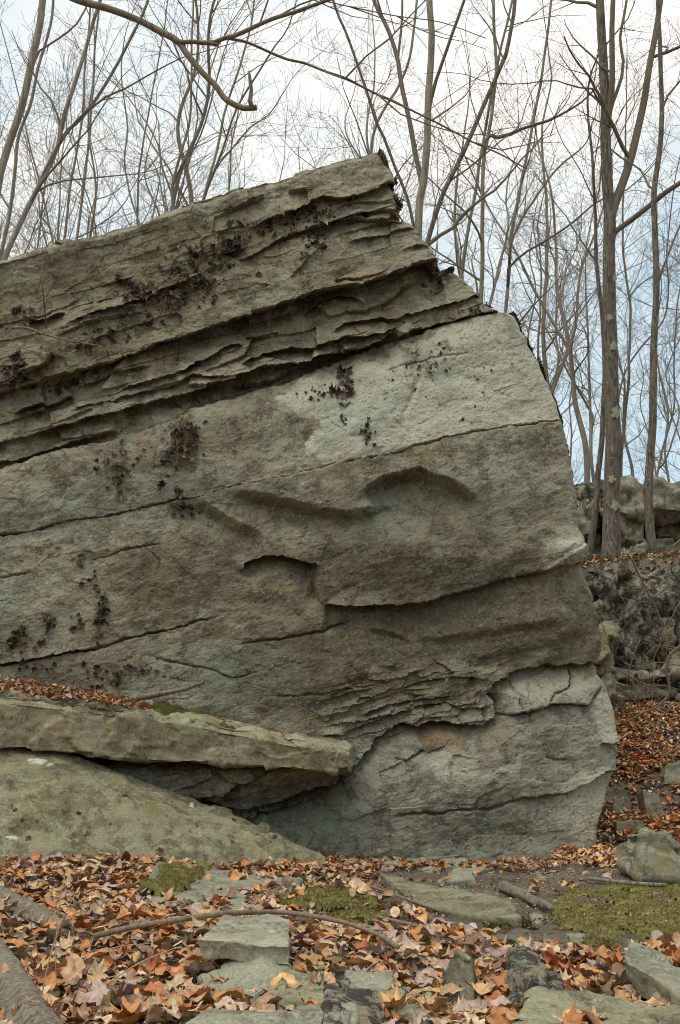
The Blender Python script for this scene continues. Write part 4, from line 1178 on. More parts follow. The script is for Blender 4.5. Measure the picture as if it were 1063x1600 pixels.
tree('tree low over the boulder shoulder with long rising branches', [
    (px_path([(790, 500), (795, 420), (800, 360), (812, 300), (828, 220), (846, 120), (860, 20), (866, -60)], 17.5), w2r(8, 17), w2r(4, 17)),
    (px_path([(795, 420), (825, 392), (850, 378), (890, 352), (925, 322)], 17.3, -.6), w2r(5, 17), w2r(3, 17)),
    (px_path([(798, 380), (830, 320), (870, 265), (905, 235)], 17.3, .6), w2r(5, 17), w2r(3, 17))], 510, 'bark_far', 'trees right of the boulder peak', dens=(.9, 2.4, 3.4))
# trees on the left
tree('forked tree leaning right at the low end of the boulder top', [
    (px_path([(2, 415), (25, 366), (45, 322), (61, 290), (78, 258), (91, 229), (102, 178), (115, 140), (127, 102), (138, 60), (147, 30), (157, 0), (175, -100)], 12.5), w2r(16, 12.5), w2r(5, 12.5)),
    (px_path([(90, 232), (105, 205), (122, 188), (148, 155), (168, 127), (187, 95), (203, 66), (225, 20), (240, -40)], 12.5, .4), w2r(8, 12.5), w2r(4, 12.5)),
    (px_path([(118, 192), (137, 173), (165, 152), (198, 137), (235, 115), (262, 100), (284, 89)], 12.5, -.5), w2r(5, 12.5), w2r(2, 12.5)),
    (px_path([(58, 300), (75, 290), (100, 283), (150, 278), (215, 272)], 12.5, .4), w2r(4, 12.5), w2r(2, 12.5))], 511, 'bark_smooth', 'trees at the low end of the boulder', dens=(.6, 2.3, 3.6), sides=12)
tree('stout tree at the left picture edge beside the forked tree', [
    (px_path([(-12, 340), (0, 270), (10, 235), (20, 203), (32, 170), (41, 142), (50, 100), (56, 66), (62, 30), (66, 0), (70, -120)], 12.8), w2r(17, 12.8), w2r(11, 12.8)),
    (px_path([(44, 140), (62, 80), (90, 60), (120, 35), (140, 0)], 12.8, .5), w2r(5, 12.8), w2r(3, 12.8))], 512, 'bark_smooth', 'trees at the low end of the boulder', dens=(.7, 2.3, 3.6), sides=12)
tree('slim tree crossing between the stout edge tree and the forked tree', [
    (px_path([(5, 390), (14, 340), (20, 305), (25, 260), (28, 223), (38, 190), (46, 168), (60, 110), (80, 40), (88, -40)], 14.5), w2r(10, 14.5), w2r(4, 14.5))], 513, 'bark_far', 'trees at the low end of the boulder', dens=(.8, 2.3, 3.6))
tree('many-stemmed bush tree fanning up behind the middle of the boulder top', [
    (px_path([(271, 342), (269, 310), (269, 290), (284, 240), (295, 198), (299, 150), (300, 112), (302, 40), (304, -20)], 16), w2r(8, 16), w2r(3, 16)),
    (px_path([(268, 300), (255, 262), (248, 225), (228, 190), (210, 165)], 16, .5), w2r(5, 16), w2r(2, 16)),
    (px_path([(270, 290), (285, 255), (305, 230), (322, 190), (335, 140), (350, 80)], 16, -.4), w2r(5, 16), w2r(2, 16))], 514, 'bark_far', 'trees behind the boulder top', dens=(1.0, 2.4, 3.6))
tree('pale twin-stemmed tree behind the boulder top left of its peak', [
    (px_path([(316, 322), (326, 285), (335, 254), (343, 215), (350, 178), (362, 140), (376, 102), (392, 40), (400, -30)], 15.5), w2r(8, 15.5), w2r(3, 15.5)),
    (px_path([(326, 290), (338, 262), (350, 229), (362, 190), (372, 165), (400, 120), (430, 70)], 15.5, -.4), w2r(8, 15.5), w2r(3, 15.5)),
    (px_path([(338, 262), (360, 235), (390, 200), (420, 180), (440, 150)], 15.5, .4), w2r(4, 15.5), w2r(2, 15.5))], 515, 'bark_smooth', 'trees behind the boulder top', dens=(1.0, 2.4, 3.6))
tree('slim tree leaning left behind the low left part of the boulder top', [
    (px_path([(221, 358), (212, 330), (203, 300), (195, 250), (200, 200), (190, 120), (196, 60)], 17), w2r(6, 17), w2r(2, 17))], 516, 'bark_far', 'trees behind the boulder top', dens=(1.0, 2.4, 3.6))
for k_, (bx_, tx_, Y_, lab) in enumerate([(98, 128, 17, 'thin pale stem nearest the forked tree on its right'), (118, 142, 18, 'second thin pale stem right of the forked tree')]):
    tree(lab, [(px_path([(bx_, 400), (bx_ + 8, 330), (bx_ + 16, 270), (tx_, 190), (tx_ + 6, 100), (tx_ + 14, 0)], Y_), w2r(7, Y_), w2r(3, Y_))], 517 + k_, 'bark_far', 'trees behind the boulder top', dens=(.9, 2.3, 3.6))

# the wood beyond
R = np.random.default_rng(77)
def zone_name(px):
    if px < 190: return 'tree beyond the low end of the boulder'
    if px < 420: return 'tree beyond the middle of the boulder top'
    if px < 620: return 'tree beyond the boulder peak'
    if px < 900: return 'tree between the peak and the thick trunk'
    return 'tree beyond the rock ledge on the right'
ORD = ['first', 'second', 'third', 'fourth', 'fifth', 'sixth', 'seventh', 'eighth', 'ninth', 'tenth', 'eleventh', 'twelfth', 'thirteenth', 'fourteenth', 'fifteenth', 'sixteenth', 'seventeenth', 'eighteenth']
zc = {}; protos = []
spots = [(x + R.uniform(-14, 14), R.uniform(21, 38)) for x in np.linspace(-140, 1200, 50)] + [(x + R.uniform(-10, 10), R.uniform(39, 58)) for x in np.linspace(-120, 1180, 26)]
for k_, (px_, Y_) in enumerate(spots):
    x_ = float(at(np.float64(px_), np.float64(600), Y_)[0])
    z_ = float(ground_z(x_, Y_))
    zn = ('faint distant ' if Y_ > 38.5 else 'far thin ') + zone_name(px_); zc[zn] = zc.get(zn, 0) + 1
    if len(protos) < 13:
        TWIG_MIN[0] = .0036
        H = R.uniform(9, 13)
        lean = R.normal(0, .08, 2)
        tp = [np.array([x_, Y_, z_ - .1])]
        for s_ in np.linspace(.12, 1, 8):
            tp.append(np.array([x_ + lean[0] * H * s_ + R.normal(0, .10), Y_ + lean[1] * H * s_ + R.normal(0, .1), z_ + H * s_]))
        r0 = R.uniform(.04, .09)
        stems = [(np.array(tp), r0, .012)]
        if R.uniform() < .6:
            a = R.integers(2, 4); d_ = R.choice([-1, 1]) * R.uniform(.25, .5)
            stems.append((np.array([tp[a] + np.array([d_ * H * s_ * .6, R.normal(0, .2), H * .62 * s_]) for s_ in np.linspace(0, 1, 6)]), r0 * .6, .01))
        root, _ = tree('far tree', stems, 600 + k_, 'bark_far', 'bare trees of the far wood', dens=(2.2, 3.0, 3.4), low=.3, sides=6, twig_mat='twig_far')
        TWIG_MIN[0] = .0022
        root['forked'] = len(stems) > 1
        protos.append(root)
    else:
        src = protos[int(R.integers(0, len(protos)))]
        root = src.copy(); COL.objects.link(root)
        root.location = (x_, Y_, z_ - .1)
        root.rotation_euler = (0, 0, R.uniform(0, 6.28))
        sc_ = R.uniform(.75, 1.25); root.scale = (sc_, sc_, sc_ * R.uniform(.9, 1.1))
        for ch in list(src.children):
            c2 = ch.copy(); COL.objects.link(c2); c2.parent = root
    root['label'] = ORD[zc[zn] - 1] + ' from the left, ' + ('forked ' if root['forked'] else 'single-stemmed ') + zn

# ------------------------------------------------------------------ overhead branch
YB = 5.2
br = empty('overhanging_branch', P(60, -60, YB), 'crooked bare branch with a hooked broken end hanging across the sky', 'branch')
a1, a2 = Acc(), Acc()
def bl_(pts, w0, w1, acc_, sides=12, Y=YB, dy=0.0, seed=0):
    p_ = resample(px_path(pts, Y, dy), .03)
    n = len(p_); s = np.linspace(0, 1, n)
    rad = w2r(w0 + (w1 - w0) * s, Y) * (1 + .09 * pn(np.stack([s * n * .12, s * 0 + seed], -1), 3) + .05 * pn(np.stack([s * n * .4, s * 0 + seed], -1), 4))
    tube(acc_, p_, rad, sides)
bl_([(-200, -190), (0, -60), (60, -28), (122, 0), (168, 13), (213, 30), (254, 51), (277, 64), (292, 84), (315, 112), (338, 135), (348, 150), (360, 160), (381, 169), (401, 168)], 15, 9.5, a1, 14, dy=-.2)
bl_([(394, 168), (391, 158), (393, 140), (391, 125), (389, 112)], 9, 5, a1, 10, Y=YB - .2, seed=4)
mesh_obj('main_branch', *a1.arrays(), M['branch'], br)
bl_([(272, 62), (285, 66), (300, 65), (318, 67), (335, 66), (350, 60), (366, 56), (385, 48), (406, 38), (430, 28), (457, 20), (485, 10), (513, 0), (600, -30)], 8, 5, a2, 9, Y=YB - .12, seed=7)
bl_([(318, 66), (330, 68), (341, 70)], 8, 7, a2, 9, Y=YB - .15, seed=8)
bl_([(352, 60), (368, 62), (386, 66), (405, 74), (427, 84), (450, 93), (477, 99), (510, 112), (540, 122), (565, 135), (589, 147), (630, 166), (675, 188), (710, 206), (741, 223), (780, 240), (820, 262)], 5, 2.6, a2, 8, Y=YB - .1, dy=.5, seed=9)
Rb = np.random.default_rng(5)
for x_, y_, dx, dz, L in [(540, 122, .9, .5, .9), (589, 147, .9, -.4, .8), (675, 188, .8, .5, .7), (741, 223, .8, -.3, .5), (430, 28, .8, .7, .8), (477, 99, .9, -.1, .7), (406, 38, .5, .8, .6)]:
    grow(a2, P(x_, y_, YB), np.array([dx, Rb.normal(0, .4), dz]), L, .006, 2, Rb, 3, (2, 3, 4), .0)
mesh_obj('side_branch', *a2.arrays(), M['branch'], br)
a3 = Acc()
bl_([(300, -60), (420, -20), (480, -5), (545, 10), (620, 25), (690, 35), (760, 60)], 3, 1.5, a3, 6, Y=6.0)
for x_, y_ in [(480, -5), (545, 10), (620, 25)]:
    grow(a3, P(x_, y_, 6.0), np.array([.8, Rb.normal(0, .3), -.3]), .6, .005, 2, Rb, 3, (2, 3, 4), .0)
o = mesh_obj('hanging_twig', *a3.arrays(), M['branch']); tag(o, 'thin forked twig hanging in from the top edge above the peak', 'twig')

# ------------------------------------------------------------------ dead wood on the ground
def log_mesh(name, label, pts, r0, r1, mat, cat, seed=0, sides=30, rough=.10, group=None, step=.02):
    p_ = resample(np.asarray(pts, float), step)
    n = len(p_); acc_ = Acc()
    rad = r0 + (r1 - r0) * np.linspace(0, 1, n)
    tube(acc_, p_, rad, sides)
    V_ = acc_.v[-1]; m_ = n * sides
    ang = np.tile(np.arange(sides) * 2 * math.pi / sides, n); zz = np.repeat(np.arange(n) * step, sides)
    nn = pn(np.stack([np.cos(ang) * 2.2, np.sin(ang) * 2.2, zz * 2.5], -1), seed) + .8 * np.abs(pn(np.stack([np.cos(ang) * 6, np.sin(ang) * 6, zz * 2.2], -1), seed + 1)) + .3 * pn(np.stack([np.cos(ang) * 9, np.sin(ang) * 9, zz * 14], -1), seed + 2)
    V_[:m_] += (V_[:m_] - np.repeat(p_, sides, 0)) * (nn * rough)[:, None]
    o_ = mesh_obj(name, *acc_.arrays(), mat)
    return tag(o_, label, cat, group)
gp = lambda L_, h_=0.0: [G3(x_, y_, h_) for x_, y_ in L_]
log_mesh('weathered_log', 'weathered split log half buried in leaves at the left edge', gp([(-140, 1345), (-60, 1380), (0, 1408), (60, 1436), (112, 1462)], .02), .085, .04, M['dead_wood'], 'log', 11, rough=.3)
log_mesh('weathered_log', 'thick lichened log in the bottom left corner', gp([(-60, 1440), (-10, 1500), (25, 1560), (50, 1610), (90, 1700)], .05), .062, .062, M['dead_wood'], 'log', 12, rough=.2)
log_mesh('stick', 'long curved stick lying on the leaves across the stones', gp([(150, 1462), (205, 1449), (255, 1441), (300, 1434), (360, 1427), (430, 1425), (480, 1430), (540, 1442), (590, 1460), (622, 1480)], .10), .0115, .008, M['stick'], 'stick', 13, sides=12, rough=.12)
log_mesh('stick', 'grey stick lying on the long slab against the boulder', [P(205, 1092, 8.5), P(250, 1084, 8.45), P(290, 1076, 8.4), P(318, 1066, 8.36)], .026, .012, M['dead_wood'], 'stick', 14, sides=12, rough=.2)
log_mesh('stick', 'straight grey stick behind the moss carpet at the right', gp([(918, 1372), (960, 1377), (1000, 1381), (1042, 1383)], .03), .012, .012, M['dead_wood'], 'stick', 15, sides=10, rough=.12)
log_mesh('stick', 'short chunk of rotten branch on the bare path', gp([(786, 1386), (806, 1394), (834, 1406), (862, 1419)], .03), .035, .014, M['dead_wood'], 'stick', 16, sides=16, rough=.4)
log_mesh('stick', 'thin dark stick along the edge of the leaves left of the path', gp([(556, 1378), (600, 1392), (650, 1410), (690, 1424)], .03), .008, .006, M['stick'], 'stick', 17, sides=8, rough=.12)
log_mesh('stick', 'thin stick behind the long curved stick near the dark moss', gp([(590, 1432), (640, 1444), (690, 1458), (740, 1468)], .05), .007, .005, M['stick'], 'stick', 18, sides=8, rough=.12)
pf = lambda x_, y_, o_=.02: (lambda a: a[0] + a[1] * o_)(face_at(x_, y_))
log_mesh('stick', 'pale bent stick lying on the upper beds of the boulder', [pf(20, 516, .05), pf(45, 522, .06), pf(70, 529, .06), pf(112, 536, .05), pf(150, 541, .03)], .012, .005, M['dead_wood'], 'stick', 19, sides=8, rough=.15)
ra = Acc(); Rs = np.random.default_rng(9)
b0 = pf(64, 545, .03)
tube(ra, resample(np.array([b0, pf(66, 500, .12), P(67, 450, 8.35), P(66, 410, 8.4), P(68, 360, 8.45)]), .05), np.linspace(.008, .003, len(resample(np.array([b0, pf(66, 500, .12), P(67, 450, 8.35), P(66, 410, 8.4), P(68, 360, 8.45)]), .05))), 5)
for x_, y_, dx in [(66, 470, .6), (66, 440, .8), (66, 420, -.5), (67, 395, .6)]:
    grow(ra, P(x_, y_, 8.4), np.array([dx, Rs.normal(0, .2), .5]), .5, .004, 2, Rs, 3, (2, 3, 4), .03)
o = mesh_obj('sapling', *ra.arrays(), M['twig']); tag(o, 'thin leafless sapling growing from the left beds of the boulder', 'sapling')

# bare twigs in front of the bank
for k_, (pts, Y_, r_, lab) in enumerate([
        ([(985, 868), (1000, 900), (1015, 930), (1030, 962), (1042, 1005), (1049, 1030)], 11.8, .012, 'bent bare twig arching down across the dark mottled block'),
        ([(1090, 985), (1063, 1010), (1048, 1022), (1042, 1045), (1046, 1080), (1030, 1102), (1000, 1116), (972, 1132)], 11.5, .020, 'crooked pale branch in front of the lower beds of the bank'),
        ([(962, 1044), (990, 1060), (1012, 1070), (1045, 1071)], 11.6, .009, 'thin twig lying across the pale beds'),
        ([(963, 1072), (978, 1082), (992, 1096), (1002, 1112)], 11.5, .010, 'short forked twig beside the boulder edge'),
        ([(1080, 830), (1040, 862), (1000, 888), (975, 905)], 12.9, .012, 'slanting twig over the leafy shelf at the right edge'),
        ([(1070, 1165), (1035, 1180), (1000, 1190), (975, 1196)], 11.0, .016, 'fallen branch half sunk in the leafy slope'),
        ([(1000, 1000), (985, 1040), (978, 1080), (972, 1120)], 11.7, .007, 'thin upright dead twig in front of the pale beds'),
        ([(1063, 1120), (1030, 1110), (1005, 1090), (985, 1060)], 11.4, .008, 'fine tangled twig below the crooked pale branch'),
        ([(1050, 900), (1020, 920), (990, 915), (960, 925)], 12.3, .007, 'fine twig lying along the top of the dark mottled block'),
        ([(1063, 940), (1040, 985), (1020, 1035), (1010, 1080)], 11.9, .008, 'dark twig slanting across the right of the mottled block'),
        ([(960, 1240), (985, 1225), (1010, 1215), (1040, 1212)], 10.4, .007, 'thin twig on the leafy slope above the leaning stone'),
        ([(1063, 1270), (1050, 1235), (1044, 1200), (1040, 1160)], 10.5, .006, 'thin twig rising from the slope at the right edge'),
        ([(940, 905), (965, 925), (985, 960), (990, 1000)], 12.2, .007, 'fine drooping twig on the left of the mottled block'),
        ([(1063, 1040), (1030, 1035), (1000, 1042), (975, 1036)], 11.9, .006, 'level twig along the seam under the mottled block'),
        ([(1055, 1100), (1025, 1130), (1010, 1160), (1000, 1180)], 11.2, .007, 'twig reaching down over the dark mossy block'),
        ([(935, 1130), (960, 1150), (980, 1180), (990, 1215)], 10.6, .006, 'thin twig on the slope close to the boulder edge'),
        ([(1030, 1290), (1000, 1275), (970, 1270), (945, 1275)], 9.9, .006, 'twig lying above the moss-topped stone'),
        ([(905, 905), (925, 945), (945, 985), (955, 1020)], 12.0, .008, 'thin dead twig hanging between the boulder and the bank')]):
    ra = Acc(); p_ = resample(px_path(pts, Y_, .3), .06)
    rr = np.linspace(r_, r_ * .45, len(p_))
    tube(ra, p_, rr, 6)
    spawn(ra, p_, rr, 1.3, 2, Rs, 3, (3, 4, 3), .0, lo=.25, hi=.6)
    o = mesh_obj('bare_twig', *ra.arrays(), M['stick']); tag(o, lab, 'twig', 'bare twigs by the rock bank')

# ------------------------------------------------------------------ leaves
def leaf_templates(n=14, seed=3):
    r = np.random.default_rng(seed); T_ = []
    for k in range(n):
        kind = k % 3
        if kind == 0:       # lobed
            ang = np.linspace(-math.pi * .5, math.pi * 1.5, 17)[:-1]
            lob = np.array([.35, .62, .45, .95, .55, .98, .58, .75, 1.12, .75, .58, .98, .55, .95, .45, .62])
            rad = lob * .5 * r.uniform(.9, 1.1, 16)
        elif kind == 1:     # oval, pointed
            ang = np.linspace(-math.pi * .5, math.pi * 1.5, 13)[:-1]
            rad = .5 / np.sqrt((np.cos(ang) / .58) ** 2 + np.sin(ang) ** 2) * r.uniform(.93, 1.07, 12)
            rad[6] *= 1.12
        else:               # broken scrap
            ang = np.linspace(-math.pi * .5, math.pi * 1.5, 12)[:-1]
            rad = .42 * r.uniform(.65, 1.1, 11)
        x, y = rad * np.cos(ang), rad * np.sin(ang)
        m = len(ang)
        xi, yi = x * .5, y * .5
        X = np.r_[0, xi, x]; Y = np.r_[0, yi, y]
        c1, c2, fo, tw = r.uniform(-1.2, 2.0), r.uniform(-.9, 1.2), r.uniform(-.1, .75), r.normal(0, .7)
        Z = c1 * X * X + c2 * Y * Y + fo * np.abs(X) + tw * X * Y + .05 * r.normal(0, 1, len(X))
        if r.uniform() < .35:                                   # rolled up
            kx = r.uniform(3.0, 5.5); Xr = np.sin(X * kx) / kx; Z = Z * .4 + (1 - np.cos(X * kx)) / kx; X = Xr
        V_ = np.stack([X, Y, Z], 1)
        kk = np.arange(m); k2 = (kk + 1) % m
        tr = np.concatenate([np.stack([np.zeros(m, int), 1 + kk, 1 + k2], 1), np.stack([1 + kk, 1 + m + kk, 1 + m + k2], 1), np.stack([1 + kk, 1 + m + k2, 1 + k2], 1)])
        T_.append((V_, tr))
    return T_
LT = leaf_templates(24)
LTS = []; LTM = LT
for V_, tr in LT:
    m = (len(V_) - 1) // 2; kk = np.arange(m)
    LTS.append((np.concatenate([V_[:1], V_[1 + m:]]), np.stack([np.zeros(m, int), 1 + kk, 1 + (kk + 1) % m], 1)))
PAL = [((0.53, 0.235, 0.08), 'orange-brown', 7), ((0.56, 0.345, 0.15), 'golden tan', 6), ((0.58, 0.435, 0.27), 'pale tan', 5), ((0.42, 0.295, 0.24), 'mauve-grey', 6), ((0.48, 0.37, 0.295), 'pinkish grey', 4),
       ((0.42, 0.14, 0.052), 'rust red', 4), ((0.20, 0.115, 0.068), 'dark brown', 4), ((0.44, 0.27, 0.145), 'plain brown', 8)]
PW = np.array([p_[2] for p_ in PAL], float); PW /= PW.sum()
PC = np.array([p_[0] for p_ in PAL])
def fine_leaves(n=16, seed=8):
    r = np.random.default_rng(seed); T_ = []
    half = [(90, 1.0), (82, .70), (76, .72), (68, .50), (58, .58), (52, .78), (44, .95), (38, .66), (28, .60), (18, .44), (10, .56), (0, .78), (-10, .52), (-28, .42), (-55, .34), (-80, .16)]
    for k in range(n):
        if k % 3 == 0:
            pr = half + [(180 - a, q_) for a, q_ in half[::-1][:-1]]
            pr = pr[1:] + pr[:1] if False else pr
            ang = np.radians([a for a, _ in pr]); rad = np.array([q_ for _, q_ in pr]) * .55 * r.uniform(.92, 1.08, len(pr))
        elif k % 3 == 1:
            ang = np.linspace(math.pi * .5, -math.pi * 1.5, 27)[:-1]
            rad = .55 / np.sqrt((np.cos(ang) / r.uniform(.48, .66)) ** 2 + np.sin(ang) ** 2) * (1 + .06 * (np.arange(26) % 2)); rad[0] *= 1.15
        else:
            ang = np.linspace(math.pi * .5, -math.pi * 1.5, 21)[:-1]
            rad = .46 * np.clip(.85 + .45 * fbm(np.stack([np.cos(ang) * 1.6 + k * 5, np.sin(ang) * 1.6], -1), 3, k), .35, 1.2)
        m = len(ang); rings = [.33, .68, 1.0]
        X = np.r_[0, np.concatenate([rad * q_ * np.cos(ang) for q_ in rings])]; Y = np.r_[0, np.concatenate([rad * q_ * np.sin(ang) for q_ in rings])]
        rr = np.hypot(X, Y)
        c1, c2, fo, tw = r.uniform(-.5, 1.1), r.uniform(-.7, .8), r.uniform(0, .35), r.normal(0, .5)
        Z = c1 * X * X + c2 * Y * Y + fo * np.abs(X) + tw * X * Y + .16 * fbm(np.stack([X * 4 + k * 3, Y * 4], -1), 2, k) + r.uniform(-.1, .5) * rr ** 3
        if r.uniform() < .3:
            kx = r.uniform(2.0, 4.2); Xr = np.sin(X * kx) / kx; Z = Z * .5 + (1 - np.cos(X * kx)) / kx; X = Xr
        sh = np.r_[.7, np.concatenate([np.where(np.arange(m) % 5 == 0, .72, 1.0) * r.uniform(.9, 1.1, m), r.uniform(.85, 1.15, m), r.uniform(.6, 1.1, m)])]
        V_ = np.stack([X, Y, Z], 1); kk = np.arange(m); k2 = (kk + 1) % m
        tr = [np.stack([np.zeros(m, int), 1 + kk, 1 + k2], 1)]
        for q_ in range(2):
            a, b = 1 + q_ * m, 1 + (q_ + 1) * m
            tr += [np.stack([a + kk, b + kk, b + k2], 1), np.stack([a + kk, b + k2, a + k2], 1)]
        nv = len(V_); base = V_[1 + 2 * m + int(np.argmin(Y[1 + 2 * m:]))]
        e_ = base + np.array([r.uniform(-.15, .15), -.4, r.uniform(-.05, .25)])
        V_ = np.concatenate([V_, [base + [-.012, 0, 0], base + [.012, 0, 0], e_]]); tr.append(np.array([[nv, nv + 1, nv + 2]])); sh = np.r_[sh, .6, .6, .6]
        T_.append((V_, np.concatenate(tr), sh))
    return T_
LF = fine_leaves()
FINE_SH = {id(V_): sh for V_, _, sh in LF}
LFT = [(V_, tr) for V_, tr, _ in LF]
def leaf_material(name, attr=True):
    m, nt, bs = new_mat(name); Bn = NB(nt); p_ = Bn.pos()
    if attr:
        a_ = Bn.n('ShaderNodeAttribute', attribute_name='leaf_colour'); col_ = a_.outputs['Color']
    else:
        col_ = Bn.n('ShaderNodeObjectInfo').outputs['Color']
    sh_ = Bn.n('ShaderNodeAttribute', attribute_name='leaf_shade'); cs_ = Bn.n('ShaderNodeCombineXYZ')
    for k in range(3): Bn.l(sh_.outputs['Fac'], cs_.inputs[k])
    col_ = Bn.mix(1.0, col_, cs_.outputs[0], 'MULTIPLY')
    c_ = Bn.mix(Bn.ramp(Bn.noise(p_, 32, 5, .7, .5), .44, .68, 0, .6), col_, (0.13, 0.072, 0.04))
    c_ = Bn.mix(Bn.ramp(Bn.noise(p_, 70, 4, .7), .56, .68, 0, .55), c_, (0.46, 0.32, 0.18))
    Bn.l(c_, bs.inputs['Base Color']); bs.inputs['Roughness'].default_value = .62
    bs.inputs['Specular IOR Level'].default_value = .3
    Bn.l(Bn.bump(Bn.noise(p_, 110, 4, .6), .4, .008), bs.inputs['Normal'])
    return m
M['litter'] = leaf_material('litter_leaf'); M['leaf'] = leaf_material('fallen_leaf', False)
def shade_of(V_, ri, full=True):
    if id(V_) in FINE_SH: return FINE_SH[id(V_)]
    m = (len(V_) - 1) // 2 if full else len(V_) - 1
    o_ = ri.uniform(.5, 1.15, m)
    return np.r_[1.15, ri.uniform(.85, 1.15, m), o_] if full else np.r_[1.1, o_]
def rotmats(r, n, tilt, nrm=None):
    yaw = r.uniform(0, 2 * math.pi, n); ta = np.abs(r.normal(0, tilt, n)); td = r.uniform(0, 2 * math.pi, n)
    cy, sy = np.cos(yaw), np.sin(yaw)
    Rz = np.zeros((n, 3, 3)); Rz[:, 0, 0] = cy; Rz[:, 0, 1] = -sy; Rz[:, 1, 0] = sy; Rz[:, 1, 1] = cy; Rz[:, 2, 2] = 1
    ax = np.stack([np.cos(td), np.sin(td), np.zeros(n)], 1)
    K = np.zeros((n, 3, 3)); K[:, 0, 2] = ax[:, 1]; K[:, 1, 2] = -ax[:, 0]; K[:, 2, 0] = -ax[:, 1]; K[:, 2, 1] = ax[:, 0]
    Rt = np.eye(3) + np.sin(ta)[:, None, None] * K + (1 - np.cos(ta))[:, None, None] * (K @ K)
    return Rt @ Rz
def litter(name, label, P_, size, tilt, r, cols=None, mat='litter', tpl=None, gain=1.0):
    n = len(P_); tpl = tpl or LT
    sz = size[0] + (size[1] - size[0]) * r.uniform(0, 1, n) ** 1.4
    Rm = rotmats(r, n, tilt)
    ci = r.choice(len(PAL), n, p=PW if cols is None else cols)
    C_ = PC[ci] * gain * r.uniform(.7, 1.2, n)[:, None]
    which = r.integers(0, len(tpl), n)
    vs_, ts_, cs_, hs_ = [], [], [], []; off = 0; ri = np.random.default_rng(5)
    for k, (V_, tr) in enumerate(tpl):
        m_ = np.where(which == k)[0]
        if not len(m_): continue
        W_ = np.einsum('nij,vj->nvi', Rm[m_], V_) * sz[m_][:, None, None] + P_[m_][:, None]
        nv = len(V_)
        vs_.append(W_.reshape(-1, 3)); ts_.append((tr[None] + (np.arange(len(m_)) * nv)[:, None, None] + off).reshape(-1, 3))
        cs_.append(np.repeat(C_[m_], nv, 0)); off += nv * len(m_)
        hs_.append(np.tile(shade_of(V_, ri, tpl is LT), len(m_)))
    o_ = mesh_obj(name, np.concatenate(vs_), None, np.concatenate(ts_), M[mat])
    a_ = o_.data.attributes.new('leaf_colour', 'FLOAT_COLOR', 'POINT')
    cc = np.concatenate(cs_); a_.data.foreach_set('color', np.concatenate([cc, np.ones((len(cc), 1))], 1).astype(np.float32).ravel())
    o_.data.attributes.new('leaf_shade', 'FLOAT', 'POINT').data.foreach_set('value', np.concatenate(hs_).astype(np.float32))
    return tag(o_, label, 'leaf litter', kind='stuff')

LZ = [(-700, 1352), (0, 1345), (90, 1338), (200, 1333), (330, 1334), (480, 1340), (545, 1362), (585, 1392), (640, 1420), (700, 1442), (800, 1462), (900, 1482), (1063, 1470), (1900, 1470), (1900, 2600), (-900, 2600)]
def scatter(n, x0, x1, y0, y1, r, test, hmax):
    x = r.uniform(x0, x1, n); y = r.uniform(y0, y1, n)
    z = ground_z(x, y) + .008 + hmax * r.uniform(0, 1, n) ** 1.6
    P_ = np.stack([x, y, z], 1)
    px_, py_ = project(P_)
    m_ = test(px_, py_, x, y, r)
    return P_[m_]
moss_all = [p_ for p_ in MOSS_POLYS]
def t_front(px_, py_, x, y, r):
    m_ = inpoly(px_, py_, LZ)
    k = fbm(np.stack([x * 2.5, y * 2.5], -1), 2, 61)
    for mp_ in moss_all: m_ &= ~(inpoly(px_, py_, mp_) & (r.uniform(0, 1, len(px_)) < .84))
    return m_ & (r.uniform(0, 1, len(px_)) < np.clip(.9 + k * .8, .35, 1))
rl = np.random.default_rng(21)
PF = scatter(27000, -4.2, 4.2, 2.6, 9.0, rl, t_front, .05)
for y0_, y1_, tp_, lab in ((0, 4.05, LFT, 'thick layer of brown and orange fallen leaves across the bottom foreground'), (4.05, 5.4, LT, 'band of brown fallen leaves around the long curved stick and the moss'), (5.4, 10, LTS, 'farther band of fallen leaves below the sloping rock')):
    litter('leaf_litter', lab, PF[(PF[:, 1] >= y0_) & (PF[:, 1] < y1_)], (.045, .115), .28, rl, tpl=tp_, gain=1.22)
SLOPE = [(860, 1340), (860, 1280), (860, 1200), (860, 1090), (1010, 1096), (1063, 1100), (1900, 1100), (1900, 1490), (1150, 1480), (1085, 1392), (1000, 1372), (960, 1362), (930, 1350)]
red = np.array([7, 4, 3, 2, 2, 3, 1.5, 5]); red /= red.sum()
litter('leaf_litter', 'rusty leaves covering the slope between the boulder and the rock bank', scatter(23000, .9, 5.2, 8.0, 13.0, rl, lambda px_, py_, x, y, r: inpoly(px_, py_, SLOPE) & (r.uniform(0, 1, len(x)) < np.clip(.7 + 1.2 * fbm(np.stack([x * 1.5, y * 1.5], -1), 2, 5), .1, 1)), .05), (.05, .10), .18, rl, red, tpl=LTS, gain=1.5)
litter('leaf_litter', 'thin leaves on the shelf where the trees stand', scatter(11000, 1.2, 7.0, 12.8, 17.5, rl, lambda px_, py_, x, y, r: r.uniform(0, 1, len(x)) < .8, .04), (.05, .10), .4, rl, red, tpl=LTS)
def t_foot(px_, py_, x, y, r):
    d_ = polydist(px_, py_, [(440, 1318), (500, 1332), (560, 1345), (640, 1350), (700, 1352), (800, 1350), (880, 1350), (940, 1346)])[0]
    k = fbm(np.stack([px_ * .012, py_ * 0], -1), 2, 8)
    return (np.abs(d_) < 3.5 + 7 * k) | ((np.abs(d_ - 8) < 16) & (px_ < 590)) | ((r.uniform(0, 1, len(x)) < .018) & (py_ > 1340))
litter('leaf_litter', 'line of orange leaves along the foot of the boulder', scatter(9000, -1.2, 2.6, 6.5, 9.4, rl, t_foot, .04), (.04, .085), .5, rl, red)
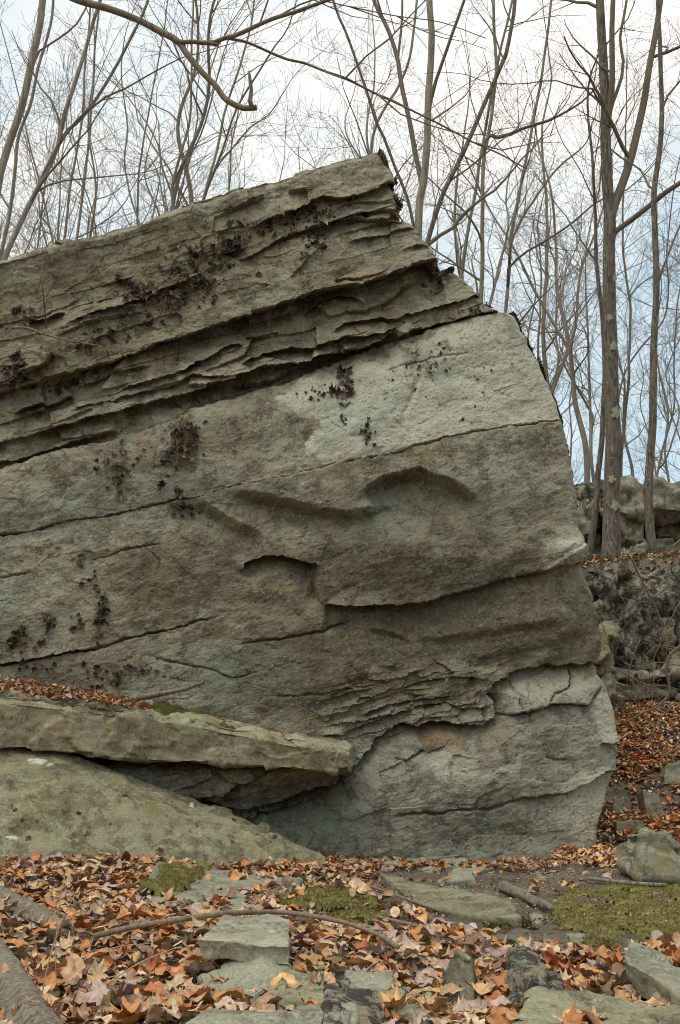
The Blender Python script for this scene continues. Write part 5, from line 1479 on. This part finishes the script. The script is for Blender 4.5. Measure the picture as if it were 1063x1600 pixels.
bits = np.array([1, 2, 3, 3, 3, 1, 5, 5.0]); bits /= bits.sum()
litter('leaf_debris', 'crumbled leaf bits, bark and grit strewn over the bare path', scatter(15000, -.6, 4.2, 5.0, 9.8, rl, lambda px_, py_, x, y, r: (py_ > 1342) & (r.uniform(0, 1, len(x)) < np.clip(.45 + fbm(np.stack([x * 2, y * 2], -1), 2, 9), .05, 1)), .012), (.008, .032), .4, rl, bits, tpl=LTS)
foot = Acc(); rc = np.random.default_rng(66)
for k in range(34):
    px_ = rc.uniform(520, 930); p0 = G3(px_, 1352 + rc.normal(0, 6), .0); sz_ = rc.uniform(.015, .06) * (1 if rc.uniform() < .8 else 1.8)
    st_ = [[p0 + np.array([(a - .5) * 2 * sz_ * 1.3, -sz_ * q_ + rc.normal(0, sz_ * .2), -.02]) for q_ in (1,)] + [p0 + np.array([(a - .5) * 2 * sz_ * 1.1, -sz_ * .8, sz_ * rc.uniform(.3, .7)]), p0 + np.array([(a - .5) * 2 * sz_ * 1.1, sz_ * .8, sz_ * rc.uniform(.3, .8)]), p0 + np.array([(a - .5) * 2 * sz_ * 1.3, sz_, -.02])] for a in (0, .5, 1)]
    foot.add(*loft(st_, nk=4, ns=4, smooth=1, amp=.004, freq=12, fac=.012, ffreq=14, seed=700 + k, fine=.001))
o = mesh_obj('stone_rubble', *foot.arrays(), M['stone_green'], smooth=False); tag(o, 'small broken rock chips scattered along the foot of the boulder', 'rubble', kind='stuff')
# leaves heaped on the slab
n = 900
xs_ = rl.uniform(-200, 232, n); f_ = rl.uniform(0, 1, n) ** .8
yt_ = np.interp(xs_, [-330, -120, 0, 110, 210, 330], [1048, 1068, 1086, 1098, 1108, 1128])
P_ = at(xs_, yt_ - 4 - f_ * np.interp(xs_, [-200, 0, 150, 232], [24, 22, 16, 2]), 8.0 + f_ * .62) + np.array([0, 0, .02]) * rl.uniform(-.5, 1, n)[:, None]
litter('leaf_litter', 'orange leaves heaped on top of the long slab', P_, (.045, .085), .5, rl, red)
# supporting heap of soil under them
hs = []
for x_, yf, yb in [(-330, 1052, 1012), (-120, 1070, 1034), (0, 1088, 1058), (110, 1100, 1076), (210, 1110, 1096), (240, 1116, 1108)]:
    hs.append([P(x_, yf + 3, 8.06), P(x_, yf + 1, 8.1), P(x_, yb + 3, 8.66), P(x_, yb + 14, 8.72)])
v_, q_, t_ = loft(hs, nk=8, ns=14, smooth=2, amp=.02, freq=6, fac=0, seed=388)
o = mesh_obj('soil_heap', v_, q_, t_, gm); tag(o, 'bank of dark soil under the leaves on the long slab', 'soil')
hs = [[P(x_, yf + 6, Yf + .12), P(x_, yf, Yf + .15), P(x_, yb - 2, 8.7), P(x_, yb + 14, 8.75)] for x_, yf, yb, Yf in [(218, 1112, 1098, 8.1), (250, 1116, 1100, 8.1), (300, 1124, 1110, 8.12), (345, 1132, 1124, 8.16), (368, 1138, 1134, 8.2)]]
v_, q_, t_ = loft(hs, nk=8, ns=14, smooth=2, amp=.025, freq=12, fac=0, seed=389, fine=.012)
o = mesh_obj('moss_patch', v_, q_, t_, M['moss_dark']); tag(o, 'dark moss strip on top of the long slab beside the grey stick', 'moss', 'moss cushions on the ground')

# the largest leaves are things of their own
marks = [((50, 1430), 'beside the split log'), ((40, 1560), 'by the thick log'), ((385, 1460), 'by the wedge-shaped block'), ((370, 1540), 'by the rounded stone'),
         ((400, 1590), 'along the lichened front slab'), ((200, 1540), 'left of the stones'), ((160, 1400), 'above the split log'), ((560, 1570), 'around the mottled stone'), ((715, 1520), 'around the triangular stone'),
         ((640, 1470), 'by the long stick'), ((760, 1580), 'beside the lower right slab'), ((840, 1520), 'around the dark cracked stone'), ((930, 1530), 'left of the tilted block'), ((1030, 1470), 'behind the tilted block')]
LMESH = []
for k, (V_, tr) in enumerate(LFT):
    me_ = mesh_of('leaf', V_, None, tr); me_.materials.append(M['leaf']); LMESH.append(me_)
    me_.attributes.new('leaf_shade', 'FLOAT', 'POINT').data.foreach_set('value', shade_of(V_, np.random.default_rng(k)).astype(np.float32))
cnt = 0; tries = 0
rh = np.random.default_rng(31)
kindn = ['lobed', 'oval', 'torn']
while cnt < 300 and tries < 6000:
    tries += 1
    px_ = rh.uniform(0, 1063); py_ = 1600 - 225 * rh.uniform(0, 1) ** 1.5
    if not inpoly(np.array([px_]), np.array([py_]), LZ)[0]: continue
    if any(inpoly(np.array([px_]), np.array([py_]), sp_)[0] for sp_ in STONE_POLYS + MOSS_POLYS): continue
    h_ = .055 + rh.uniform(0, .025)
    p_ = G3(px_, py_, h_)
    k = rh.integers(0, len(LFT)); ci = rh.choice(len(PAL), p=PW)
    o = bpy.data.objects.new('fallen_leaf', LMESH[k]); COL.objects.link(o)
    s_ = rh.uniform(.065, .125) * (1.0 if k % 3 else 1.1)
    Rm = rotmats(rh, 1, .33)[0]
    o.matrix_world = Matrix.Translation(Vector(p_)) @ Matrix(Rm.tolist()).to_4x4() @ Matrix.Scale(s_, 4)
    cc = PC[ci] * rh.uniform(.95, 1.3)
    o.color = (*cc, 1)
    near = min(marks, key=lambda m_: (m_[0][0] - px_) ** 2 + (m_[0][1] - py_) ** 2)[1]
    szn = 'small' if s_ < .085 else 'large' if s_ > .108 else 'middling'
    up_ = 'upturned' if Rm[2][2] < .85 else 'flat-lying'
    tag(o, f'{szn} {up_} {PAL[ci][1]} {kindn[k % 3]} fallen leaf {near}', 'leaf', 'large fallen leaves in the foreground')
    cnt += 1

# dry grass stems
Rg = np.random.default_rng(41)
for k_, (x_, y_, dx, dz, L, lab) in enumerate([(70, 1530, -.25, 1, .32, 'pale dry grass stem standing by the thick corner log'), (88, 1545, -.1, 1, .42, 'tall dry grass stem right of the thick corner log'), (10, 1440, .9, .7, .3, 'dry grass stem leaning over the split log'), (140, 1560, .6, .5, .3, 'bent dry grass stem in the open litter'),
                                              (255, 1480, 1, .02, .5, 'long pale grass stem lying in front of the wedge block'), (120, 1500, .8, .3, .25, 'curled dry grass stem among pink leaves'), (60, 1590, .1, 1, .4, 'dry grass stem rising from the bottom corner'), (700, 1560, -.8, .15, .3, 'thin dark stem lying left of the triangular stone')]):
    p0 = G3(x_, y_, .05); n = 14
    d_ = np.array([dx, Rg.normal(0, .25), dz]); d_ /= np.linalg.norm(d_)
    s_ = np.linspace(0, 1, n)
    pts = p0 + d_ * (s_ * L)[:, None] + np.array([.25, 0, -.35 if dz > .2 else .04]) * (s_ ** 2.2 * L * .5)[:, None]
    ra = Acc(); tube(ra, pts, np.linspace(.0026, .0012, n), 4)
    if 'straw' not in M: M['straw'] = bark_material('dry_straw', (0.36, 0.29, 0.17), (0.48, 0.40, 0.25), (0.40, 0.33, 0.2), 1, .001)
    o = mesh_obj('grass_stem', *ra.arrays(), M['straw']); tag(o, lab, 'grass stem', 'dry grass stems')

# ------------------------------------------------------------------ rock tripe on the boulder (parts of it)
def flake_material(name, a, b):
    m, nt, bs = new_mat(name); Bn = NB(nt); p_ = Bn.pos()
    Bn.l(Bn.mix(Bn.ramp(Bn.noise(p_, 30, 4, .6), .4, .6), a, b), bs.inputs['Base Color']); bs.inputs['Roughness'].default_value = .8
    return m
FM = [flake_material('black_rock_tripe', (0.022, 0.018, 0.014), (0.085, 0.068, 0.05)), flake_material('brown_rock_tripe', (0.055, 0.038, 0.027), (0.20, 0.15, 0.105)), flake_material('tan_rock_tripe', (0.20, 0.14, 0.085), (0.32, 0.245, 0.15))]
rf = np.random.default_rng(51)
FT = []
for k in range(8):
    m = 16; ang = np.arange(m) * 2 * math.pi / m
    rad = .55 * np.where(np.arange(m) % 2 == 0, rf.uniform(.75, 1.2, m), rf.uniform(.35, .8, m))
    X = np.r_[0, rad * .55 * np.cos(ang), rad * np.cos(ang)]; Y = np.r_[0, rad * .55 * np.sin(ang), rad * np.sin(ang)]
    Z = np.r_[.02, rf.uniform(.05, .2, m), rf.uniform(-.02, .6, m)]
    V_ = np.stack([X, Y, Z], 1); kk = np.arange(m); k2 = (kk + 1) % m
    tr = np.concatenate([np.stack([np.zeros(m, int), 1 + kk, 1 + k2], 1), np.stack([1 + kk, 1 + m + kk, 1 + m + k2], 1), np.stack([1 + kk, 1 + m + k2, 1 + k2], 1)])
    FT.append((V_, tr))
FMESH = [[None] * 3 for _ in FT]
for a in range(len(FT)):
    for b in range(3):
        me_ = mesh_of('rock_tripe', FT[a][0], None, FT[a][1]); me_.materials.append(FM[b]); FMESH[a][b] = me_
# (cx, cy, rx, ry, count, size range in photo px, weights black/brown/tan)
CL = [(330, 402, 55, 32, 34, (7, 17), (5, 4, 3)), (250, 470, 50, 26, 34, (7, 15), (3, 4, 4)), (207, 462, 14, 14, 9, (9, 18), (1, 0, 0)), (165, 520, 50, 22, 24, (5, 11), (3, 4, 1)), (480, 345, 45, 14, 26, (6, 15), (1, 0, 0)), (300, 445, 40, 30, 26, (5, 11), (2, 4, 2)),
      (105, 600, 40, 10, 16, (6, 13), (3, 3, 1)), (20, 580, 16, 22, 10, (7, 15), (3, 1, 0)), (40, 490, 10, 8, 4, (8, 14), (2, 1, 1)), (490, 380, 16, 14, 10, (6, 12), (1, 2, 0)), (630, 310, 10, 22, 12, (6, 12), (1, 1, 0)), (690, 430, 14, 14, 14, (6, 12), (1, 3, 0)), (735, 485, 24, 6, 9, (5, 10), (1, 1, 0)),
      (285, 700, 20, 42, 36, (5, 12), (3, 4, 1)), (185, 735, 26, 18, 14, (6, 13), (1, 4, 1)), (275, 792, 16, 12, 9, (6, 13), (2, 2, 1)), (540, 598, 14, 30, 14, (9, 20), (3, 3, 1)), (497, 616, 15, 12, 9, (8, 15), (4, 1, 0)), (655, 572, 26, 26, 20, (5, 12), (2, 4, 0)), (576, 672, 12, 24, 9, (8, 15), (4, 2, 0)), (692, 545, 12, 12, 5, (6, 12), (1, 1, 0)),
      (745, 600, 35, 25, 7, (5, 9), (1, 1, 0)), (30, 1000, 26, 20, 13, (9, 20), (3, 1, 0)), (76, 968, 8, 20, 5, (9, 18), (2, 1, 0)), (120, 972, 9, 14, 4, (10, 18), (2, 1, 0)), (156, 965, 10, 30, 11, (9, 20), (4, 1, 0)), (122, 872, 8, 10, 4, (8, 14), (2, 1, 0)), (144, 908, 9, 12, 4, (9, 18), (3, 0, 0)), (195, 1058, 48, 14, 20, (8, 17), (3, 1, 0)), (150, 1048, 16, 18, 7, (8, 16), (2, 1, 0)), (60, 1045, 18, 8, 4, (8, 14), (2, 1, 0))]
rest_flakes = []; nhero = 0
for cx, cy, rx, ry, cnt_, (s0, s1), wts in CL:
    wts = np.array(wts, float) + np.array([0, 1.5, .4]); wts /= wts.sum()
    for j in range(cnt_ * 2):
        ex, ey = rf.normal(0, .72) * rx, rf.normal(0, .72) * ry
        if rx > 30: ey += ex * SL
        hero = j % 2 == 0 and nhero < 298
        s_ = (s0 + (s1 * 1.25 - s0) * rf.uniform(0, 1) ** 2) * (1.3 if hero else .6) * 8.8 / F
        p_, n_ = face_at(cx + ex, cy + ey)
        nn = Vector(n_) + Vector(rf.normal(0, .3, 3)); nn.normalize()
        q_ = nn.to_track_quat('Z', 'Y')
        mw = q_.to_matrix() @ Matrix.Rotation(rf.normal(0, .7), 3, 'Z')
        ft = rf.integers(0, len(FT)); mt = rf.choice(3, p=wts)
        if hero:
            o = bpy.data.objects.new('rock_tripe', FMESH[ft][mt]); COL.objects.link(o); o.parent = boulder
            o.matrix_local = Matrix.Translation(Vector(p_ - BASE)) @ (mw @ Matrix.Diagonal((s_ * .75, s_ * 1.25, s_ * rf.uniform(.7, 1.3)))).to_4x4()
            nhero += 1
        else:
            rest_flakes.append(((np.array(mw) @ FT[ft][0].T).T * s_ + p_, FT[ft][1], mt))
# dark tufts along the back rim of the right-hand edge
for k in range(90):
    t = rf.uniform(0, 1)
    e_ = [((806, 497), (846, 572)), ((846, 572), (873, 655)), ((873, 655), (891, 740))][rf.choice(3)]
    x_ = e_[0][0] + (e_[1][0] - e_[0][0]) * t + rf.normal(-1, 2.0); y_ = e_[0][1] + (e_[1][1] - e_[0][1]) * t
    Yb = on_plane(np.array([x_]), np.array([y_]))[0, 1] + rf.uniform(.05, .25)
    p_ = at(np.float64(x_ - 3), np.float64(y_), Yb)
    q_ = Vector(rf.normal(0, 1, 3)).normalized().to_track_quat('Z', 'Y').to_matrix()
    ft = rf.integers(0, len(FT))
    rest_flakes.append(((np.array(q_) @ FT[ft][0].T).T * rf.uniform(.03, .07) + p_, FT[ft][1], rf.choice(2)))
# mossy fringe just behind the right-hand arris
for pts_, rr_, mt_ in [([(800, 490), (828, 540), (846, 576), (861, 612), (873, 655), (886, 700), (893, 745), (899, 792)], .035, 'moss_black')]:
    if 'moss_black' not in M: M['moss_black'] = moss_material('black_moss', (0.022, 0.020, 0.012), (0.055, 0.045, 0.026))
    p3 = np.array([at(np.float64(x_ - 3), np.float64(y_), float(on_plane(np.array([x_]), np.array([y_]))[0, 1]) + .10) for x_, y_ in pts_])
    p3 = resample(p3, .012); fr = Acc()
    tube(fr, p3, rr_ * np.clip(.75 + .9 * fbm(np.stack([np.arange(len(p3)) * .06, np.arange(len(p3)) * 0.], -1), 3, 13), .12, 1.6), 14)
    V_ = fr.v[-1]; V_ += fbm(V_ * 30, 3, 14)[:, None] * rf.normal(0, .5, V_.shape) * .02
    mesh_obj('moss_fringe', *fr.arrays(), M[mt_], boulder)
for mt, nm in enumerate(('black', 'brown', 'tan')):
    fa = Acc()
    for V_, tr, m_ in rest_flakes:
        if m_ == mt: fa.add(V_, None, tr)
    o = mesh_obj('rock_tripe_crumbs', *fa.arrays(), FM[mt], boulder); o['kind'] = 'stuff'

# ------------------------------------------------------------------ lichen and crumbs on the sloping rock (parts of it)
dg = bpy.context.evaluated_depsgraph_get()
def on_rock(o_, px_, py_):
    dg.update()
    d_ = Vector(ray(np.float64(px_), np.float64(py_))).normalized()
    ok, loc, nrm, _ = o_.ray_cast(Vector(CAM) - o_.location, d_)
    if ok and nrm.dot(d_) > 0: nrm = -nrm
    return (np.array(loc + o_.location), np.array(nrm)) if ok else (None, None)
bpy.context.view_layer.update()
M['lichen_white'] = rock_material('white_lichen', (0.46, 0.48, 0.39), (0.55, 0.56, 0.47), (0.34, 0.34, 0.26), pale=(.58, .58, .5), pale_amt=.2, dark_amt=.2)
for cx, cy, sx, sy in [(58, 1190, 12, 6), (78, 1196, 5, 3), (405, 1296, 15, 9), (392, 1288, 8, 5), (20, 1310, 8, 5), (300, 1258, 5, 3)]:
    n_a = 22; ring = []
    for rr in (0.0, .35, .7, 1.0):
        for a in range(n_a):
            k_ = 1 + .3 * math.sin(a * 2 * math.pi / n_a * 2 + cx) + .16 * math.sin(a * 2 * math.pi / n_a * 5 + cy)
            p_, n_ = on_rock(srock, cx + sx * rr * k_ * math.cos(a * 2 * math.pi / n_a), cy + sy * rr * k_ * math.sin(a * 2 * math.pi / n_a))
            if p_ is None: break
            ring.append(p_ + n_ * (.010 if rr < .9 else .001))
    if len(ring) == 4 * n_a:
        qd = [(r_ * n_a + a, r_ * n_a + (a + 1) % n_a, (r_ + 1) * n_a + (a + 1) % n_a, (r_ + 1) * n_a + a) for r_ in range(3) for a in range(n_a)]
        mesh_obj('lichen_patch', np.array(ring), np.array(qd), None, M['lichen_white'], srock)
for k in range(26):
    cx, cy = [(30, 1285), (340, 1290), (120, 1270), (400, 1310), (250, 1250)][k % 5]
    x_, y_ = cx + rf.normal(0, 28), cy + rf.normal(0, 14)
    p_, n_ = on_rock(srock, x_, y_)
    if p_ is None: continue
    o = bpy.data.objects.new('rock_tripe', FMESH[rf.integers(0, len(FT))][rf.integers(0, 2)]); COL.objects.link(o); o.parent = srock
    mw = Vector(n_).to_track_quat('Z', 'Y').to_matrix() @ Matrix.Rotation(rf.uniform(0, 6), 3, 'Z')
    s_ = rf.uniform(.012, .042)
    o.matrix_local = Matrix.Translation(Vector(p_) - srock.location) @ (mw @ Matrix.Diagonal((s_, s_ * 1.3, s_ * .7))).to_4x4()
# a few leaves caught on the rocks
for k, (o_, x_, y_) in enumerate([(slab, 300, 1127), (slab, 372, 1136), (slab, 440, 1150), (slab, 262, 1118), (srock, 520, 1350), (slab, 180, 1100), (srock, 160, 1335), (srock, 60, 1338), (srock, 250, 1330), (srock, 320, 1336)]):
    p_, n_ = on_rock(o_, x_, y_)
    if p_ is None: continue
    o = bpy.data.objects.new('fallen_leaf', LMESH[k]); COL.objects.link(o)
    o.matrix_world = Matrix.Translation(Vector(p_ + n_ * .012)) @ (Vector(n_).to_track_quat('Z', 'Y').to_matrix() @ Matrix.Rotation(k * 1.3, 3, 'Z')).to_4x4() @ Matrix.Scale(.06, 4)
    o.color = (*PC[[0, 7, 5, 6, 3][k % 5]], 1)
    nm = 'long slab' if o_ is slab else 'sloping rock'
    tag(o, f'small {PAL[[0, 7, 5, 6, 3][k % 5]][1]} leaf lying by itself on the {nm}', 'leaf', f'leaves caught on the {nm}')

# leaves whose description comes out the same are told apart by their place
same = {}
for o in bpy.data.objects:
    if o.name.startswith('fallen_leaf'): same.setdefault(o['label'], []).append(o)
for lab, L_ in same.items():
    if len(L_) < 2: continue
    L_.sort(key=lambda o_: float(project(np.array(o_.matrix_world.translation if o_.matrix_world.translation.length else o_.location))[0]))
    names = {2: ['left one', 'right one'], 3: ['left one', 'middle one', 'right one'], 4: ['leftmost', 'second from left', 'third from left', 'rightmost']}.get(len(L_), [ORD[i_] + ' from left' for i_ in range(len(L_))])
    for o_, n_ in zip(L_, names): o_['label'] = lab + ', ' + n_
